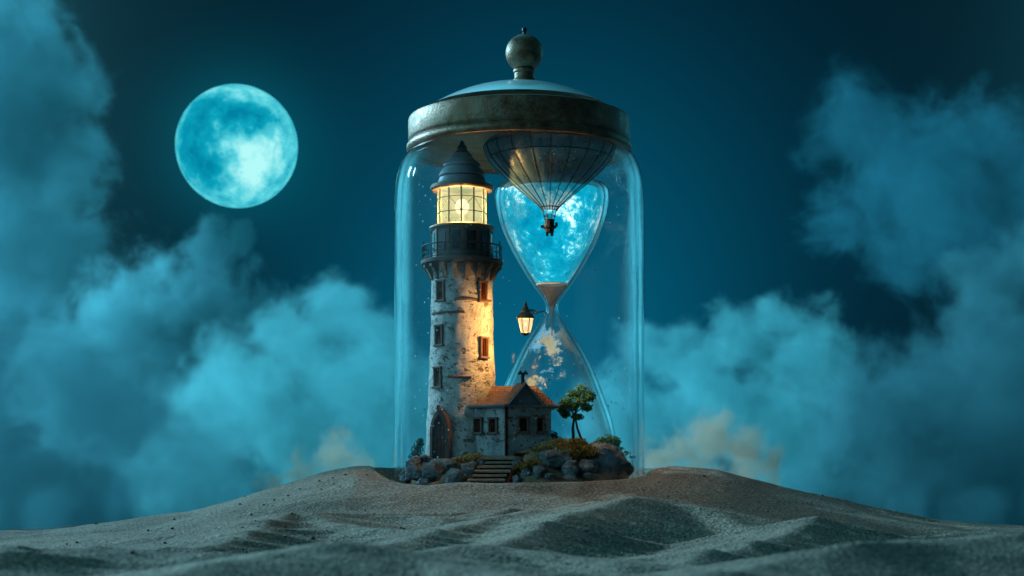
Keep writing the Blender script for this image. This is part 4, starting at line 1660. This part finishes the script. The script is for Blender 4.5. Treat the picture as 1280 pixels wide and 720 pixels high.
shrub('shrub', 'thin trailing sprig hanging past the large dark boulder', 785, 568, -.42, [(782, 566, 8, 3, 0), (776, 560, 6, 3, 0), (790, 571, 5, 2, 0)], 160, .016, M['leaf_green'], 17, 3)


# ------------------------------------------------------------------ birds
def bird(label, px, py, Y, span, bank, mat, yaw=0.0):
    bm = bmesh.new()
    tube(bm, [(0, -.5, 0), (0, -.3, .03), (0, 0, .04), (0, .28, .02), (0, .5, .0)], [.02, .09, .12, .07, .015], 8)
    for s in (-1, 1):
        pts_t = [(s * .05, -.15, .07), (s * .5, -.22, .33), (s * 1.0, .05, .42)]
        pts_b = [(s * .05, .2, .05), (s * .5, .10, .30), (s * 1.0, .12, .42)]
        up = [bm.verts.new(Vector(p) + Vector((0, 0, .018))) for p in pts_t + pts_b]
        dn = [bm.verts.new(Vector(p) - Vector((0, 0, .018))) for p in pts_t + pts_b]
        for k in (0, 1):
            bm.faces.new((up[k], up[k + 1], up[k + 4], up[k + 3]))
            bm.faces.new((dn[k], dn[k + 3], dn[k + 4], dn[k + 1]))
            bm.faces.new((up[k], dn[k], dn[k + 1], up[k + 1]))
            bm.faces.new((up[k + 3], up[k + 4], dn[k + 4], dn[k + 3]))
        bm.faces.new((up[2], dn[2], dn[5], up[5]))
    bmesh.ops.recalc_face_normals(bm, faces=bm.faces)
    bm.transform(Matrix.Diagonal((span / 2, span / 2, span / 2, 1)))
    o = obj('bird', bm, mat, None, False)
    o.location = at(px, py, Y)
    o.rotation_euler = (bank, bank * .6, yaw)
    tag(o, label, 'bird', 'birds flying inside the jar')


bird('dark bird flying left of the lighthouse near the middle windows', 520.5, 443, -.4, .085, .3, M['feather'], .4)
bird('dark bird with raised wings above the cottage roof', 687, 475, -.6, .10, .35, M['feather'], -.3)
bird('pale bird gliding above the dark one over the cottage', 697, 457, -.6, .09, .2, M['white_feather'], .7)
bird('dark bird diving between the tree and the hourglass rim', 740.5, 523, -.5, .055, .9, M['feather'], 1.0)
bird('dark bird flying high beside the right wall of the jar', 746, 392, -.3, .055, .5, M['feather'], .2)
bird('tiny dark bird hovering near the jar wall above the tree line', 779, 511, -.2, .05, .3, M['feather'], .6)
bird('tiny dark bird high at the right wall beside the blue water', 777, 290, -.2, .05, .4, M['feather'], -.5)
bird('dark bird low behind the lighthouse door near the left wall', 531, 512, -.4, .05, .7, M['feather'], -.9)

# ------------------------------------------------------------------ pebbles on the sand
rp = random.Random(21)
pm = []
for s in range(5):
    bm = rock_mesh(500 + s, 2)
    o = obj('pebble', bm, M['pebble'], None, True, 50)
    pm.append(o.data)
    bpy.data.objects.remove(o)


def ray_sand(px, py, dmin=7.5, dmax=30):
    ds_ = np.linspace(dmin, dmax, 900)
    X_ = (px - 640) / F * ds_; Z_ = CAMZ + (HORIZ - py) / F * ds_
    h_ = sand_h(X_, ds_ - CAMD)
    idx = np.nonzero(h_ > Z_)[0]
    if len(idx) == 0:
        return None
    i_ = idx[0]
    return Vector((X_[i_], ds_[i_] - CAMD, h_[i_]))


seen = [(120, 655, 3), (165, 692, 5), (218, 650, 3), (206, 680, 4), (84, 681, 3), (215, 662, 3), (303, 660, 3), (314, 644, 3.5), (391, 674, 4.5), (501, 661, 3.5), (505, 662, 3), (308, 691, 4), (365, 643, 3),
        (408, 665, 3), (456, 639, 3), (399, 602, 3), (343, 626, 3), (360, 620, 3), (300, 631, 3), (375, 612, 2.5), (330, 632, 2.5), (416, 598, 2.5), (432, 594, 2.5), (185, 664, 3), (96, 679, 3), (29, 708, 4),
        (1028, 621, 3), (878, 583, 2.5), (1003, 695, 4), (708, 706, 4), (1250, 655, 2.5), (1056, 696, 3), (880, 596, 2.5), (845, 627, 2.5), (960, 640, 2.5)]
while len(seen) < 110:
    seen.append((rp.uniform(180, 470) if rp.random() < .6 else rp.uniform(500, 1200), rp.uniform(590, 715), rp.uniform(1.2, 2.3)))
for px, py, s in seen:
    p = ray_sand(px, py)
    if p is None or math.hypot(p.x - JX, p.y - JY) < 1.75:
        continue
    o = bpy.data.objects.new('pebble', rp.choice(pm))
    COL.objects.link(o)
    r = s * 0.75 * (CAMD + p.y) / F
    o.location = p + Vector((0, 0, r * .25))
    o.scale = (r * rp.uniform(.8, 1.2), r * rp.uniform(.8, 1.1), r * rp.uniform(.6, .9))
    o.rotation_euler = (rp.uniform(-.4, .4), rp.uniform(-.4, .4), rp.uniform(0, 6.28))
    tag(o, 'small dark pebble lying loose on the dune sand', 'pebble', 'dark pebbles strewn on the sand')
